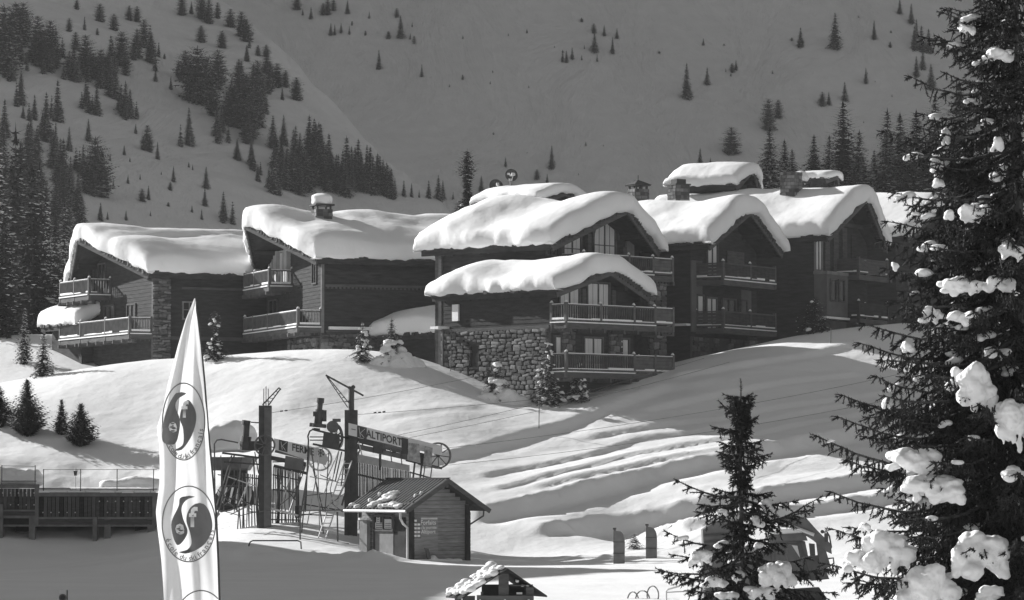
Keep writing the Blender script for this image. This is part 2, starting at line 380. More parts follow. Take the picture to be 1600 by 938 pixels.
# ------------------------------------------------------------------ chalets
def plank_face(mb, o, ax, up_z0, z1, half, step=.24, depth=.035, zf=None, nrm=None):
    """clapboards on a vertical wall through o (centre), along ax, half(z) -> (s0,s1)"""
    o = Vector(o); ax = Vector(ax); z = up_z0
    while z < z1 - .05:
        a0, a1 = half(z); b0, b1 = half(min(z + step * .93, z1))
        if a1 - a0 > .3 and b1 - b0 > .1:
            zz = min(z + step * .93, z1); n = nrm * depth; n2 = nrm * (depth * .4)
            q = [o + ax * a0, o + ax * a1, o + ax * b1, o + ax * b0]
            mb.add([Vector((q[0].x, q[0].y, z)) + n, Vector((q[1].x, q[1].y, z)) + n, Vector((q[2].x, q[2].y, zz)) + n2, Vector((q[3].x, q[3].y, zz)) + n2,
                    Vector((q[0].x, q[0].y, z)), Vector((q[1].x, q[1].y, z)), Vector((q[2].x, q[2].y, zz)), Vector((q[3].x, q[3].y, zz))],
                   [(0, 1, 2, 3), (0, 4, 5, 1), (3, 2, 6, 7), (0, 3, 7, 4), (1, 5, 6, 2)])
        z += step

def window(root, o, ax, nrm, w_, h_, glass='glass', frame='wood_rail', mull=1, curtain=0, name='window', cross=False):
    """o = lower centre on the wall plane"""
    o = Vector(o); ax = Vector(ax); nrm = Vector(nrm); z = Vector((0, 0, 1))
    fr = MB(); t = .09
    for a, b in ((-w_ / 2, w_ / 2),):
        fr.beam(o + ax * (a - t) + nrm * .06 + z * (-t / 2), o + ax * (b + t) + nrm * .06 + z * (-t / 2), .12, t)
        fr.beam(o + ax * (a - t) + nrm * .06 + z * (h_ + t / 2), o + ax * (b + t) + nrm * .06 + z * (h_ + t / 2), .12, t)
        for s in (a - t / 2, b + t / 2): fr.beam(o + ax * s + nrm * .06, o + ax * s + nrm * .06 + z * h_, .12, t, up=ax)
    for i in range(mull):
        s = -w_ / 2 + w_ * (i + 1) / (mull + 1)
        fr.beam(o + ax * s + nrm * .058, o + ax * s + nrm * .058 + z * h_, .1, .06, up=ax)
    if cross: fr.beam(o + ax * (-w_ / 2) + nrm * .057 + z * h_ * .55, o + ax * (w_ / 2) + nrm * .057 + z * h_ * .55, .1, .05)
    f = fr.build(name, frame, root)
    p = MB(); q = [o + ax * (-w_ / 2), o + ax * (w_ / 2), o + ax * (w_ / 2) + z * h_, o + ax * (-w_ / 2) + z * h_]
    p.prism([v + nrm * .02 for v in q], nrm * .022); p.build('pane', glass, f)
    if curtain:
        c = MB()
        for i in range(mull + 1):
            a = -w_ / 2 + w_ * i / (mull + 1); b = a + w_ / (mull + 1); wc = (b - a) * .42
            for s0, s1 in ((a + .05, a + .05 + wc), (b - .05 - wc, b - .05)) if curtain == 1 else ((a + .05, b - .05),):
                q = [o + ax * s0 + z * .03, o + ax * s1 + z * .03, o + ax * s1 + z * (h_ - .03), o + ax * s0 + z * (h_ - .03)]
                c.prism([v + nrm * .043 for v in q], nrm * .006)
        c.build('curtain', 'curtain', f)
    return f

def balcony(root, pts, zf, inner, solid=(), open_=(), rail=1.0, mname='wood_rail', posts=True, snow=True, brackets=True, seed=0, trim=True, topsnow=True):
    """pts: rail polyline at floor height (local xy); inner: polygon closing points back to the wall"""
    rr = random.Random(seed)
    pts = [Vector((a, b, 0)) for a, b in pts]; z = Vector((0, 0, 1))
    poly = [Vector((p.x, p.y, zf - .22)) for p in pts] + [Vector((a, b, zf - .22)) for a, b in inner]
    fl = MB(); fl.prism(poly, (0, 0, .2)); f = fl.build('balcony', 'wood_mid', root)
    hr = MB(); br = MB(); ba = MB(); sn = MB(); tr = MB(); pk = MB()
    for i in range(len(pts) - 1):
        a, b = pts[i], pts[i + 1]; L_ = (b - a).length; d = (b - a).normalized(); n = Vector((d.y, -d.x, 0))
        hr.beam(a + z * (zf + rail), b + z * (zf + rail), .16, .07)
        br.beam(a + z * (zf + .12), b + z * (zf + .12), .1, .08)
        tr.beam(a + z * (zf - .16) + n * .03, b + z * (zf - .16) + n * .03, .05, .34)
        k = int(L_ / .17)
        if i in solid:
            for j in range(4): ba.beam(a + z * (zf + .25 + .2 * j), b + z * (zf + .25 + .2 * j), .04, .185)
        else:
            for j in range(k):
                c = a + d * (L_ * (j + .5) / k)
                if trim: ba.beam(c + z * (zf + .16), c + z * (zf + .5), .09, .035, up=d); ba.beam(c + z * (zf + .5), c + z * (zf + rail - .035), .115, .035, up=d)
                else: ba.beam(c + z * (zf + .16), c + z * (zf + rail - .035), .1, .035, up=d)
        if trim:
            k = int(L_ / .26)
            for j in range(k):
                c = a + d * (L_ * (j + .5) / k) + n * .06
                pk.beam(c + z * (zf - .45), c + z * (zf - .34), .12, .03, up=d)
        if snow:
            s = 0
            while s < L_ - .1:
                e = min(L_, s + rr.uniform(.5, 1.8)); hh = rr.uniform(.04, .13)
                if rr.random() < .85: sn.beam(a + d * s + z * (zf + .18 + hh / 2) + n * .02, a + d * (e - .02) + z * (zf + .18 + hh / 2) + n * .02, .12, hh)
                s = e
            if topsnow: sn.beam(a + z * (zf + rail + .05), b + z * (zf + rail + .05), .15, rr.uniform(.03, .06))
            if not i in solid: sn.beam(a + n * .1 + z * (zf + .03), b + n * .1 + z * (zf + .03), .1, .06)
        if brackets:
            for j in range(int(L_ / 1.6) + 1):
                c = a + d * min(L_ - .1, .15 + j * 1.6)
                q = MB(); q.beam(c + z * (zf - .42) + n * .22, c + z * (zf - .42) - n * .8, .16, .22); q.build('bracket', 'wood_mid', f)
    hr.build('handrail', mname, f); br.build('bottom_rail', mname, f); tr.build('trim_board', 'wood_mid', f)
    ba.build('balusters', mname, f, kind='stuff')
    if pk.v: pk.build('scalloped_trim', 'wood_mid', f, kind='stuff')
    if snow: sn.build('rail_snow', 'snow_roof', f)
    if posts:
        for p in pts:
            q = MB(); q.beam(p + z * (zf - .3), p + z * (zf + rail + .14), .17, .17); q.build('post', mname, f)
            if snow and rr.random() < .8:
                q = MB(); q.tube([p + z * (zf + rail + .14), p + z * (zf + rail + .2), p + z * (zf + rail + .26)], .11, 7, .04); q.build('post_snow', 'snow_roof', f)
    return f

def roof(root, W, L, zE, pitch, ov, ovg, prow, T, seed, lip=.38, back=.5, tfun=None, nu=44, nv=34, swing=(0, 0)):
    B = W / 2 + ov; tn = math.tan(pitch); zr = zE + B * tn
    def front(x): return -ovg - prow * (1 - min(1, abs(x) / B))
    rf = MB(); th = .2
    for s in (-1, 1):
        n = 8
        for i in range(n):
            x0 = s * B * i / n; x1 = s * B * (i + 1) / n
            z0 = zr - abs(x0) * tn; z1 = zr - abs(x1) * tn
            top = [(x0, front(x0), z0), (x1, front(x1), z1), (x1, L + back, z1), (x0, L + back, z0)]
            rf.prism([(a, b, c) for a, b, c in top], (0, 0, -th))
    r_ = rf.build('roof', 'wood_black', root)
    # verge boards and eave slates
    for s in (-1, 1):
        m = MB(); off = Vector((0, -.05, 0))
        m.beam(Vector((0, front(0) - .05, zr - .22)), Vector((s * B, front(B) - .05, zE - .22)), .09, .36)
        m.build('verge_board', 'wood_mid', r_)
        m = MB(); m.beam(Vector((s * (B + .05), -ovg, zE - .16)), Vector((s * (B + .05), L + back, zE - .16)), .08, .26); m.build('eave_board', 'wood_dark', r_)
    sl_ = MB(); rr = random.Random(seed)
    for s in (-1, 1):
        k = int((L + back + ovg) / .28)
        for i in range(k):
            y = -ovg + (L + back + ovg) * (i + .5) / k; hgt = rr.uniform(.06, .2); e = rr.uniform(.08, .3)
            sl_.box(*sorted((s * (B - .3), s * (B + e))), y - .15, y + .15, zE - .03, zE + hgt)
        Lq = math.hypot(B, prow); k = int(Lq / .26)
        for i in range(k):
            x = s * B * (i + .5) / k; e = rr.uniform(.1, .2); hh = rr.uniform(.04, .1); zz = zr - abs(x) * tn
            sl_.box(x - .17, x + .17, front(x) - e, front(x) + .3, zz - .16, zz + hh)
    sl_.build('slate_edge', 'slate', r_, kind='stuff')
    # purlins and rafters seen under the overhang
    for x in (-B * .92, -B * .5, 0, B * .5, B * .92):
        zz = zr - abs(x) * tn - .2 - .16
        q = MB(); q.beam((x, front(x) + .25, zz), (x, .2, zz), .24, .28); q.build('purlin', 'wood_dark', r_)
    ra = MB(); y = -ovg + .1
    while y < L:
        for s in (-1, 1):
            ra.beam((s * (W / 2 - .1), y, zE + (ov + .1) * tn - .28), (s * (B - .05), y, zE - .27), .1, .14)
        y += .7
    ra.build('rafter_ends', 'wood_dark', r_, kind='stuff')
    def S(u, v):
        x = u * B; y0 = front(x); y = y0 + (v + 1) / 2 * (L + back - y0)
        zz = zr - tn * (math.sqrt(x * x + 1.0) - .35)
        return Vector((x, y, min(zz, zr - abs(x) * tn + .0)))
    def S2(u, v):
        p = S(u, v); return p
    def tf(u, v):
        t = 1 - .10 * math.exp(-(u * 6) ** 2)
        if tfun: t *= tfun(u, v)
        return t
    snow_sheet('snow_cover', S2, 2 * B, L + back + ovg + prow, T, r_, lip=lip, nu=nu, nv=nv, seed=seed, tfun=tf)
    return r_, zr, B

def chalet(label, px, Y, psi, W, L, side, eave_py, base_z, pitch, ov, ovg, prow, T, seed, planks=('wood_dark', 'wood_dark'), floor=None, **kw):
    ps = R(psi); rx = Vector((math.cos(ps), math.sin(ps), 0)); ry = Vector((-math.sin(ps), math.cos(ps), 0))
    C = P(px, 469, Y); cx = -W / 2 if side == 'L' else W / 2
    o = Vector((C.x, C.y, 0)) - rx * cx; o.z = base_z
    root = thing('chalet', label, 'chalet', o, ps)
    zE = P(px, eave_py, Y).z - base_z; tn = math.tan(R(pitch)); zr = zE + (W / 2 + ov) * tn
    hw = zE + ov * tn - .22     # wall height at the corner
    wb = MB(); d = -3.0
    top = zr - .24
    prof = [(-W / 2, d), (W / 2, d), (W / 2, hw), (0, top), (-W / 2, hw)]
    wb.prism([(x, 0, z) for x, z in prof], (0, L, 0))
    wl = wb.build('wall', planks[0], root)
    return root, wl, dict(zE=zE, zr=zr, hw=hw, W=W, L=L, tn=tn, bz=base_z, o=o, Y=Y, rx=rx, ry=ry)

def clad(root, g, z0, side, mg='wood_dark', ms='wood_dark', zs=None):
    W, L, hw, zr, tn = g['W'], g['L'], g['hw'], g['zr'] - .24, g['tn']
    m = MB(); plank_face(m, (0, 0, 0), (1, 0, 0), z0, zr - .2, lambda z: (-min(W / 2, (zr - z) / tn), min(W / 2, (zr - z) / tn)), nrm=Vector((0, -1, 0)))
    m.build('cladding', mg, root, kind='stuff')
    s = -1 if side == 'L' else 1
    m = MB(); plank_face(m, (s * W / 2, L / 2, 0), (0, 1, 0), zs if zs is not None else z0, hw, lambda z: (-L / 2, L / 2), nrm=Vector((s, 0, 0)))
    m.build('cladding', ms, root, kind='stuff')

_stone_me = []
def stone_meshes():
    if _stone_me: return _stone_me
    rr = random.Random(5)
    for k in range(9):
        bm = bmesh.new(); bmesh.ops.create_cube(bm, size=1)
        bmesh.ops.bevel(bm, geom=bm.edges[:], offset=.14, segments=1, affect='EDGES')
        for v in bm.verts: v.co += Vector((rr.uniform(-.05, .05), rr.uniform(-.05, .05), rr.uniform(-.06, .06)))
        me = bpy.data.meshes.new('stone'); bm.to_mesh(me); bm.free(); me.materials.append(M[('stone_a', 'stone_b', 'stone_c')[k % 3]]); _stone_me.append(me)
    return _stone_me
def stones(parent, o, ax, nrm, w_, h_, sx=.42, sz=.26, seed=0, skip=None, clip=None, wts=(3, 5, 3)):
    """individual stones on the wall plane from o (lower start corner) along ax"""
    rr = random.Random(seed); ms = stone_meshes(); o = Vector(o); ax = Vector(ax); nrm = Vector(nrm); z = 0; n = 0
    ang = math.atan2(ax.y, ax.x)
    while z < h_ - sz * .4:
        hh = min(sz * rr.uniform(.75, 1.3), h_ - z); s = 0
        while s < w_ - .05:
            ww = min(sx * rr.uniform(.6, 1.4), w_ - s)
            if w_ - s - ww < .15: ww = w_ - s
            c = (s + ww / 2, z + hh / 2)
            if not (skip and skip(*c)):
                k = rr.choices((0, 1, 2), wts)[0] + 3 * rr.randrange(3)
                q = bpy.data.objects.new('stone', ms[k]); COL.objects.link(q); q.parent = parent
                q.location = o + ax * c[0] + nrm * rr.uniform(.0, .04) + Vector((0, 0, c[1]))
                q.location.z += rr.uniform(-.05, .05); q.scale = (ww * rr.uniform(.82, 1.0), .22, hh * rr.uniform(.75, 1.05)); q.rotation_euler = (0, rr.uniform(-.16, .16), ang); n += 1
            s += ww
        z += hh
    return n

def chimney(root, x, y, z0, z1, w_=.9, d_=.8, cap=True, snow=.5, seed=0):
    b = MB(); b.box(x - w_ / 2, x + w_ / 2, y - d_ / 2, y + d_ / 2, z0, z1); c = b.build('chimney', 'mortar', root)
    st = MB(); rr = random.Random(seed); z = z0
    while z < z1 - .1:
        for ax, s0, L_ in ((0, -w_ / 2, w_), (1, -d_ / 2, d_)):
            for sd in (-1, 1):
                s = s0
                while s < s0 + L_ - .06:
                    e = min(s0 + L_, s + rr.uniform(.2, .45)); hh = .2; o_ = rr.uniform(.02, .06)
                    if ax == 0: st.mi = rr.randrange(3); st.box(x + s + .01, x + e - .01, y + sd * (d_ / 2) - o_, y + sd * (d_ / 2) + o_, z + .01, z + hh)
                    else: st.mi = rr.randrange(3); st.box(x + sd * w_ / 2 - o_, x + sd * w_ / 2 + o_, y + s + .01, y + e - .01, z + .01, z + hh)
                    s = e
        z += .22
    st.build('chimney_stones', ['stone_a', 'stone_b', 'stone_c'], c, kind='stuff')
    if cap:
        k = MB(); k.box(x - w_ * .62, x + w_ * .62, y - d_ * .62, y + d_ * .62, z1 + .22, z1 + .32)
        for a in (-1, 1):
            for e in (-1, 1): k.box(x + a * w_ * .42 - .05, x + a * w_ * .42 + .05, y + e * d_ * .42 - .05, y + e * d_ * .42 + .05, z1, z1 + .22)
        k.build('chimney_cap', 'slate', c)
        if snow: blob('snow_cap', [((x, y, z1 + .32 + snow * .35), (w_ * .68, d_ * .68, snow * .6)), ((x - .1, y, z1 + .32 + snow * .2), (w_ * .62, d_ * .6, snow * .45))], c, .07, seed, 'snow_roof')
    return c

# --- chalet one: far left, balconies on its left gable
r1, w1, g = chalet('leftmost snow-roofed chalet with a stone pillar and two corner balconies', 238, 231, -63, 13.0, 17, 'R', 428, 6.2, 20, .7, .5, 2.1, 1.0, 1)
def tf1(u, v): return 1 + .18 * math.exp(-((v + .85) / .25) ** 2) - .1 * math.exp(-((u - .35) / .2) ** 2) - .10 * math.exp(-((u + v * .3 - .2) / .05) ** 2)
roof(r1, 13.0, 17, g['zE'], R(20), .7, .5, 2.1, 1.15, 1, tfun=tf1)
clad(r1, g, .2, 'R')
zf_lo = P(206, 520, 231).z - 6.2 - .1; zf_up = zf_lo + 2.8
balcony(r1, [(-6.3, -1.5), (-2.4, -1.5), (2.2, -1.5), (6.45, -1.5), (6.45, -.05)], zf_lo, [(-6.3, -.05)], seed=1)
balcony(r1, [(-6.3, -1.5), (-3.6, -1.5), (-.9, -1.5), (-.9, -.05)], zf_up, [(-6.3, -.05)], seed=2)
m = MB(); m.box(-.65, .65, -.06, .0, 0, 1); 
for x, z, w_, h_ in ((-4.8, zf_up, 1.6, 2.1), (-2.4, zf_up, 1.3, 2.1), (-4.5, zf_lo, 2.0, 2.1), (-1, zf_lo, 1.8, 2.1), (3, zf_lo, 1.4, 2.0)):
    window(r1, (x, 0, z), (1, 0, 0), (0, -1, 0), w_, h_, frame='wood_mid', mull=1, curtain=0, name='window')
window(r1, (6.5, 2.5, zf_lo + 1.05), (0, 1, 0), (1, 0, 0), .8, 1.0, frame='wood_pale', mull=1, cross=True)
m = MB(); m.box(6.5, 6.72, -.05, 1.15, -2, g['hw'] - .25); pl = m.build('stone_pillar', 'mortar', r1)
stones(pl, (6.74, -.05, -1), (0, 1, 0), (1, 0, 0), 1.2, g['hw'] + .7, .5, .16, 3, wts=(2, 6, 3))
m = MB(); m.box(6.52, 6.62, 1.2, 17, zf_lo - .35, zf_lo - .1); m.build('string_course', 'wood_mid', r1)
m = MB(); m.beam((6.62, 1.4, g['zE'] - .1), (6.62, 16.5, g['zE'] - .1), .1, .12); m.build('gutter', 'metal_light', r1)
m = MB(); m.box(6.5, 6.6, 2, 12, zf_up + .1, zf_up + .25); m.build('beam', 'wood_mid', r1)

# --- chalet two
r2, w2, g = chalet('second chalet from the left with a snow-capped stone chimney on its broad roof', 503, 222, -70, 12.0, 11.0, 'R', 406, 6.2, 21, .7, .5, 2.6, 1.2, 2)
def tf2(u, v): return 1 + .15 * math.exp(-((v + .85) / .2) ** 2) - .08 * math.exp(-((u - .45) / .18) ** 2)
roof(r2, 12.0, 11.0, g['zE'], R(21), .7, .5, 2.6, 1.25, 2, tfun=tf2)
clad(r2, g, .8, 'R')
zlo = P(468, 512, 222).z - 6.2; zup = zlo + 2.8
balcony(r2, [(-5.9, -1.5), (-3.8, -1.5), (-.5, -1.5), (5.95, -1.5), (5.95, -.05)], zlo, [(-5.9, -.05)], seed=3)
balcony(r2, [(-5.9, -1.5), (-3.6, -1.5), (-.3, -1.5), (-.3, -.05)], zup, [(-5.9, -.05)], seed=4)
for x, z, w_, h_, cu in ((-4.6, zup, 1.3, 2.3, 1), (-2.2, zup, 1.7, 2.3, 1), (-4.4, zlo, 1.8, 2.1, 0), (4.6, zup, .8, 1.9, 0)):
    window(r2, (x, 0, z), (1, 0, 0), (0, -1, 0), w_, h_, frame='shutter' if cu else 'wood_mid', mull=1, curtain=cu)
for x in (-1.0, -3.3):
    m = MB(); m.box(x - .35, x + .35, -.3, -.02, zup, zup + 2.4); m.build('shutter_panel', 'shutter', r2)
m = MB(); m.box(5.98, 6.1, -.06, .12, -.5, g['hw']); m.build('corner_post', 'wood_pale', r2)
for zz, mt in ((zup - .3, 'wood_mid'), (zlo - .3, 'wood_mid')):
    m = MB(); m.box(6.02, 6.12, .2, 11, zz, zz + .16); m.build('string_course', mt, r2)
m = MB(); k = int(10.5 / .26)
for i in range(k): m.box(6.05, 6.12, .3 + i * .26, .3 + i * .26 + .13, zup - .42, zup - .3)
m.build('scalloped_trim', 'wood_mid', r2, kind='stuff')
m = MB(); m.box(6.0, 6.35, .4, 7.0, zlo - .12, zlo + .06); m.build('ledge_snow', 'snow_roof', r2)
m = MB(); m.box(6.02, 6.14, -.1, 11, -2, zlo - .34); pl = m.build('stone_base', 'mortar', r2)
stones(pl, (6.16, -.1, -.3), (0, 1, 0), (1, 0, 0), 8, zlo - .1, .5, .3, 6)
m = MB(); m.box(-.5, 6.0, -.14, -.02, -2, zlo - .5); pl = m.build('stone_base', 'mortar', r2)
stones(pl, (-.5, -.16, -.6), (1, 0, 0), (0, -1, 0), 6.5, zlo + .05, .5, .3, 7)
cz = g['zr'] + .2
chimney(r2, 2.0, 1.2, cz - 1.6, cz + .6, 1.15, 1.0, True, .8, 3)

# --- chalet three: main block
bz = 4.3
r3, w3, g3 = chalet('tall middle chalet whose wide arched gable windows show pale curtains', 852, 210, 48, 8.4, 8.7, 'L', 384, bz, 26, .6, 1.0, 1.6, 1.1, 3)
def tf3(u, v): return 1 + .12 * math.sin(v * 5 + u * 2) + .25 * math.exp(-((v - .6) / .3) ** 2 - ((u + .7) / .5) ** 2)
roof(r3, 8.4, 8.7, g3['zE'], R(26), .6, 1.0, 1.6, 1.25, 3, lip=.45, tfun=tf3)
clad(r3, g3, 4.0, 'L')
zt = P(985, 424, 208).z - bz + .1
balcony(r3, [(-3.0, -.05), (-3.0, -1.9), (1.0, -1.9), (3.2, -1.9), (5.0, -1.9), (5.0, -.05)], zt, [], solid=(3, 4), seed=5)
window(r3, (-1.9, 0, zt + .1), (1, 0, 0), (0, -1, 0), 1.5, 2.4, frame='wood_rail', mull=1, curtain=1, cross=True)
window(r3, (1.0, 0, zt + .1), (1, 0, 0), (0, -1, 0), 1.9, 3.0, frame='wood_rail', mull=1, curtain=1, cross=True)
window(r3, (-3.75, 0, zt + 1.0), (1, 0, 0), (0, -1, 0), .7, .8, frame='wood_mid', mull=1, curtain=0)
m = MB()
for i in range(13):
    a0 = PI * i / 12; a1 = PI * (i + 1) / 12
    if i < 12: m.beam((1.0 + 1.15 * math.cos(a0), -.12, zt + 2.1 + 1.2 * math.sin(a0)), (1.0 + 1.15 * math.cos(a1), -.12, zt + 2.1 + 1.2 * math.sin(a1)), .14, .2)
m.build('arch_beam', 'wood_mid', r3)
for x in (-3.0, -.6, 2.6):
    m = MB(); m.box(x - .16, x + .16, -.3, -.03, zt, zt + 2.5 - .3 * abs(x)); m.build('column', 'wood_mid', r3)
m = MB(); m.box(2.9, 3.6, -.16, -.04, zt + .1, zt + 2.1); m.build('shutter_panel', 'wood_pale', r3)
m = MB(); m.box(-4.32, -4.2, 8.1, 8.35, -1, g3['hw']); m.build('corner_post', 'wood_mid', r3)
m = MB(); m.box(3.0, 4.6, -1.7, .0, -2, zt - .3); pl = m.build('stone_pier', 'mortar', r3)
stones(pl, (3.0, -1.72, 0), (1, 0, 0), (0, -1, 0), 1.6, zt - .35, .5, .3, 9)

# --- chalet three: lower wing
bz = 3.2
r3b, w3b, g = chalet('low wing with stone wall and curling snow roof in front of the tall middle chalet', 861, 203.5, 44, 6.6, 8.8, 'L', 455, bz, 20, .4, .8, .6, 1.1, 4)
def tfw(u, v): return 1 + .45 * math.exp(-((v - .55) / .28) ** 2) * (.5 - .5 * u) - .12 * math.exp(-((v - .0) / .18) ** 2) * (1 if u < .3 else 0) + .1 * math.exp(-((v + .9) / .3) ** 2)
roof(r3b, 6.6, 8.8, g['zE'], R(20), .4, .8, .6, 1.05, 4, lip=.45, tfun=tfw)
zm = P(941, 502, 201).z - bz; zl = P(941, 580, 201).z - bz
clad(r3b, g, zm + .1, 'L', zs=zm - .2); wing_base = set(r3b.children)
balcony(r3b, [(-4.0, -.05), (-4.0, -1.2), (-1.3, -1.2), (1.4, -1.2), (3.1, -1.2), (4.6, -1.2), (4.6, 1.5)], zm, [(4.6, -.05)], solid=(4, 5), seed=6)
balcony(r3b, [(-4.0, -.05), (-4.0, -1.2), (1.4, -1.2), (3.1, -1.2), (4.6, -1.2), (4.6, 1.5)], zl, [(4.6, -.05)], solid=(2, 3, 4), seed=7)
for x, z, w_, h_, mu in ((-2.6, zm, 1.5, 2.0, 1), (-.3, zm, 1.7, 2.3, 1), (-3.1, zl, 1.2, 1.95, 0), (-.7, zl, 1.4, 1.95, 1), (1.7, zl, .9, 1.95, 0)):
    window(r3b, (x, 0, z + .05), (1, 0, 0), (0, -1, 0), w_, h_, frame='wood_rail', mull=mu, curtain=1)
for x in (-1.6, .8):
    m = MB(); m.box(x - .14, x + .14, -.25, -.04, zm, zm + 2.0); m.build('column', 'wood_mid', r3b)
# stone wall on the left side, window in it
m = MB(); m.box(-4.16, -3.98, 0, 8.75, -2, zm - .25); pl = m.build('stone_wall', 'mortar', r3b)
wy0, wz0 = 5.6, zm - 2.35
stones(pl, (-4.2, 0, -.3), (0, 1, 0), (-1, 0, 0), 8.75, zm + .05, .52, .2, 11, skip=lambda s, z: abs(s - wy0 - .35) < .45 and wz0 - .1 < z - .3 < wz0 + 1.35, wts=(2, 6, 4))
window(r3b, (-4.18, wy0 + .35, wz0), (0, 1, 0), (-1, 0, 0), .65, 1.2, frame='wood_black', mull=0)
for s0, s1 in ((-4.0, -1.2), (-.2, 2.6)):
    m = MB(); m.box(s0 + .7, s1 - 1.1, -.12, -.02, zl, zm - .25); q = m.build('stone_pier', 'mortar', r3b)
    stones(q, (s0 + .7, -.14, zl), (1, 0, 0), (0, -1, 0), s1 - s0 - 1.8, zm - zl - .3, .45, .3, 13)
m = MB(); m.box(-4.3, -4.16, -.1, 8.8, zm - .3, zm - .12)
for i in range(34): m.box(-4.3, -4.2, i * .26, i * .26 + .13, zm - .44, zm - .3)
m.build('scalloped_trim', 'wood_mid', r3b, kind='stuff')
m = MB(); m.box(-4.2, -4.08, 7.4, 7.9, zm + .35, zm + 1.3); m.build('notice_board', 'white', r3b)
m = MB(); m.tube([(-4.35, 8.5, -1), (-4.35, 8.5, zm + .1)], .06); m.build('downpipe', 'metal_dark', r3b)
m = MB(); m.box(-4.9, -3.6, 8.3, 9.0, zm - .1, zm + .05); m.build('ledge_snow', 'snow_roof', r3b)

for c_ in r3b.children:
    if c_ not in wing_base: c_.location.x += .7
# --- chalet four
bz = 5.6
r4, w4, g = chalet('steep-gabled chalet right of the tall middle chalet with stacked balconies', 1079, 219, 58, 8.4, 11, 'L', 384, bz, 27, .5, 1.5, 0, 1.1, 5)
roof(r4, 8.4, 11, g['zE'], R(27.5), .5, 1.5, .3, 1.15, 5, lip=.4, tfun=lambda u, v: 1 + .1 * math.sin(v * 4) - .2 * math.exp(-((v - .2) / .3) ** 2 - ((u + .6) / .3) ** 2))
clad(r4, g, 1.0, 'L')
zu = P(1130, 435, 217).z - bz; zl = P(1130, 511, 217).z - bz
for zz, sd in ((zu, 8), (zl, 9)):
    balcony(r4, [(-3.6, -.05), (-3.6, -1.9), (-.2, -1.9), (3.0, -1.9), (3.0, -.05)], zz, [], solid=(0, 3), seed=sd, brackets=False, trim=False, mname='wood_mid', topsnow=False)
m = MB(); m.box(-4.24, -2.9, -.1, -.03, zl - .2, zu + 1.2); m.build('plaster_panel', 'plaster', r4)
for x, z, w_, h_, fr in ((-1.7, zu + .2, 1.2, 2.6, 'wood_mid'), (-3.2, zl + .2, .7, 1.8, 'wood_mid'), (-1.8, zl, 1.2, 1.9, 'wood_rail'), (.4, zl, 1.6, 1.9, 'wood_rail'), (2.3, zl, .7, 1.9, 'wood_mid')):
    window(r4, (x, -.06, z), (1, 0, 0), (0, -1, 0), w_, h_, frame=fr, mull=1 if w_ > 1 else 0, curtain=1 if x < -1.75 or z > zu else 0)
m = MB(); m.box(.2, 2.4, -.12, -.04, zu + .1, zu + 2.0); m.build('shutter_panel', 'wood_mid', r4)
m = MB(); m.box(2.0, 3.3, -.12, -.04, zl, zu - .3); m.build('plaster_panel', 'plaster', r4)
m = MB(); m.box(-2.2, 1.2, -.35, -.1, zu + 3.2, zu + 3.5); m.build('tie_beam', 'wood_dark', r4)
m = MB(); m.box(-4.3, 4.2, -.14, -.03, -2, zl - .5); q = m.build('stone_base', 'mortar', r4)
stones(q, (-4.3, -.16, 0), (1, 0, 0), (0, -1, 0), 8.5, zl - .5, .6, .34, 15, skip=lambda s, z: (1.8 < s < 2.6 or 3.4 < s < 4.4 or 5.4 < s < 6.6))
m = MB(); m.box(-4.7, -4.2, 0, 3, zl + .15, zl + .28); m.build('ledge_snow', 'snow_roof', r4)

# --- chalet five
bz = 6.3
r5, w5, g = chalet('rightmost full chalet with pointed gable and pale bay with two small windows', 1272, 229, 60, 8.0, 12, 'L', 371, bz, 33, .4, 1.1, .7, 1.1, 6)
roof(r5, 8.0, 12, g['zE'], R(33), .4, 1.1, .7, 1.2, 6, lip=.4, tfun=lambda u, v: 1 + .12 * math.sin(v * 5 + 1))
clad(r5, g, 1.0, 'L')
zu = P(1345, 425, 228).z - bz; zl = zu - 2.8
balcony(r5, [(-.8, -.05), (-.8, -1.6), (3.6, -1.6), (3.6, -.05)], zu, [], solid=(0, 1, 2), seed=10, brackets=False, trim=False, mname='wood_mid', topsnow=False)
balcony(r5, [(-.8, -.05), (-.8, -1.6), (3.6, -1.6), (3.6, -.05)], zl, [], solid=(0, 1, 2), seed=11, brackets=False, trim=False, mname='wood_dark', topsnow=False)
m = MB(); m.box(-4.05, -.9, -.9, -.03, zl + .1, zu - .1); m.build('bay', 'plaster', r5)
m = MB(); m.box(-4.1, -.85, -.95, -.0, zu - .1, zu + .1); m.build('bay_cornice', 'wood_pale', r5)
for x in (-3.15, -1.95): window(r5, (x, -.9, zl + 1.1), (1, 0, 0), (0, -1, 0), .75, 1.25, frame='wood_mid', mull=0)
window(r5, (-3.5, -.03, zu + .2), (1, 0, 0), (0, -1, 0), .9, 2.0, frame='wood_pale', mull=1, curtain=2)
for x in (-2.2, -.9, .4, 1.8):
    m = MB(); m.box(x - .35, x + .35, -.12, -.04, zu, zu + 3.6 - .5 * abs(x)); m.build('shutter_panel', 'wood_mid' if x < 1 else 'wood_dark', r5)
m = MB(); m.box(-4.5, -.9, -1.05, -.2, zl - .1, zl + .04); m.build('ledge_snow', 'snow_roof', r5)
m = MB(); m.box(-4.1, -1.0, -.85, -.02, -2, zl - .2); m.build('stone_base', 'stone_c', r5)
m = MB(); m.box(-2.2, 2.2, -.6, -.2, g['zr'] - 2.0, g['zr'] - 1.75); m.build('tie_beam', 'wood_dark', r5)
chimney(r5, -1.0, 3.0, g['zr'] - .6, g['zr'] + 1.5, 1.1, 1.0, False, 0, 8)

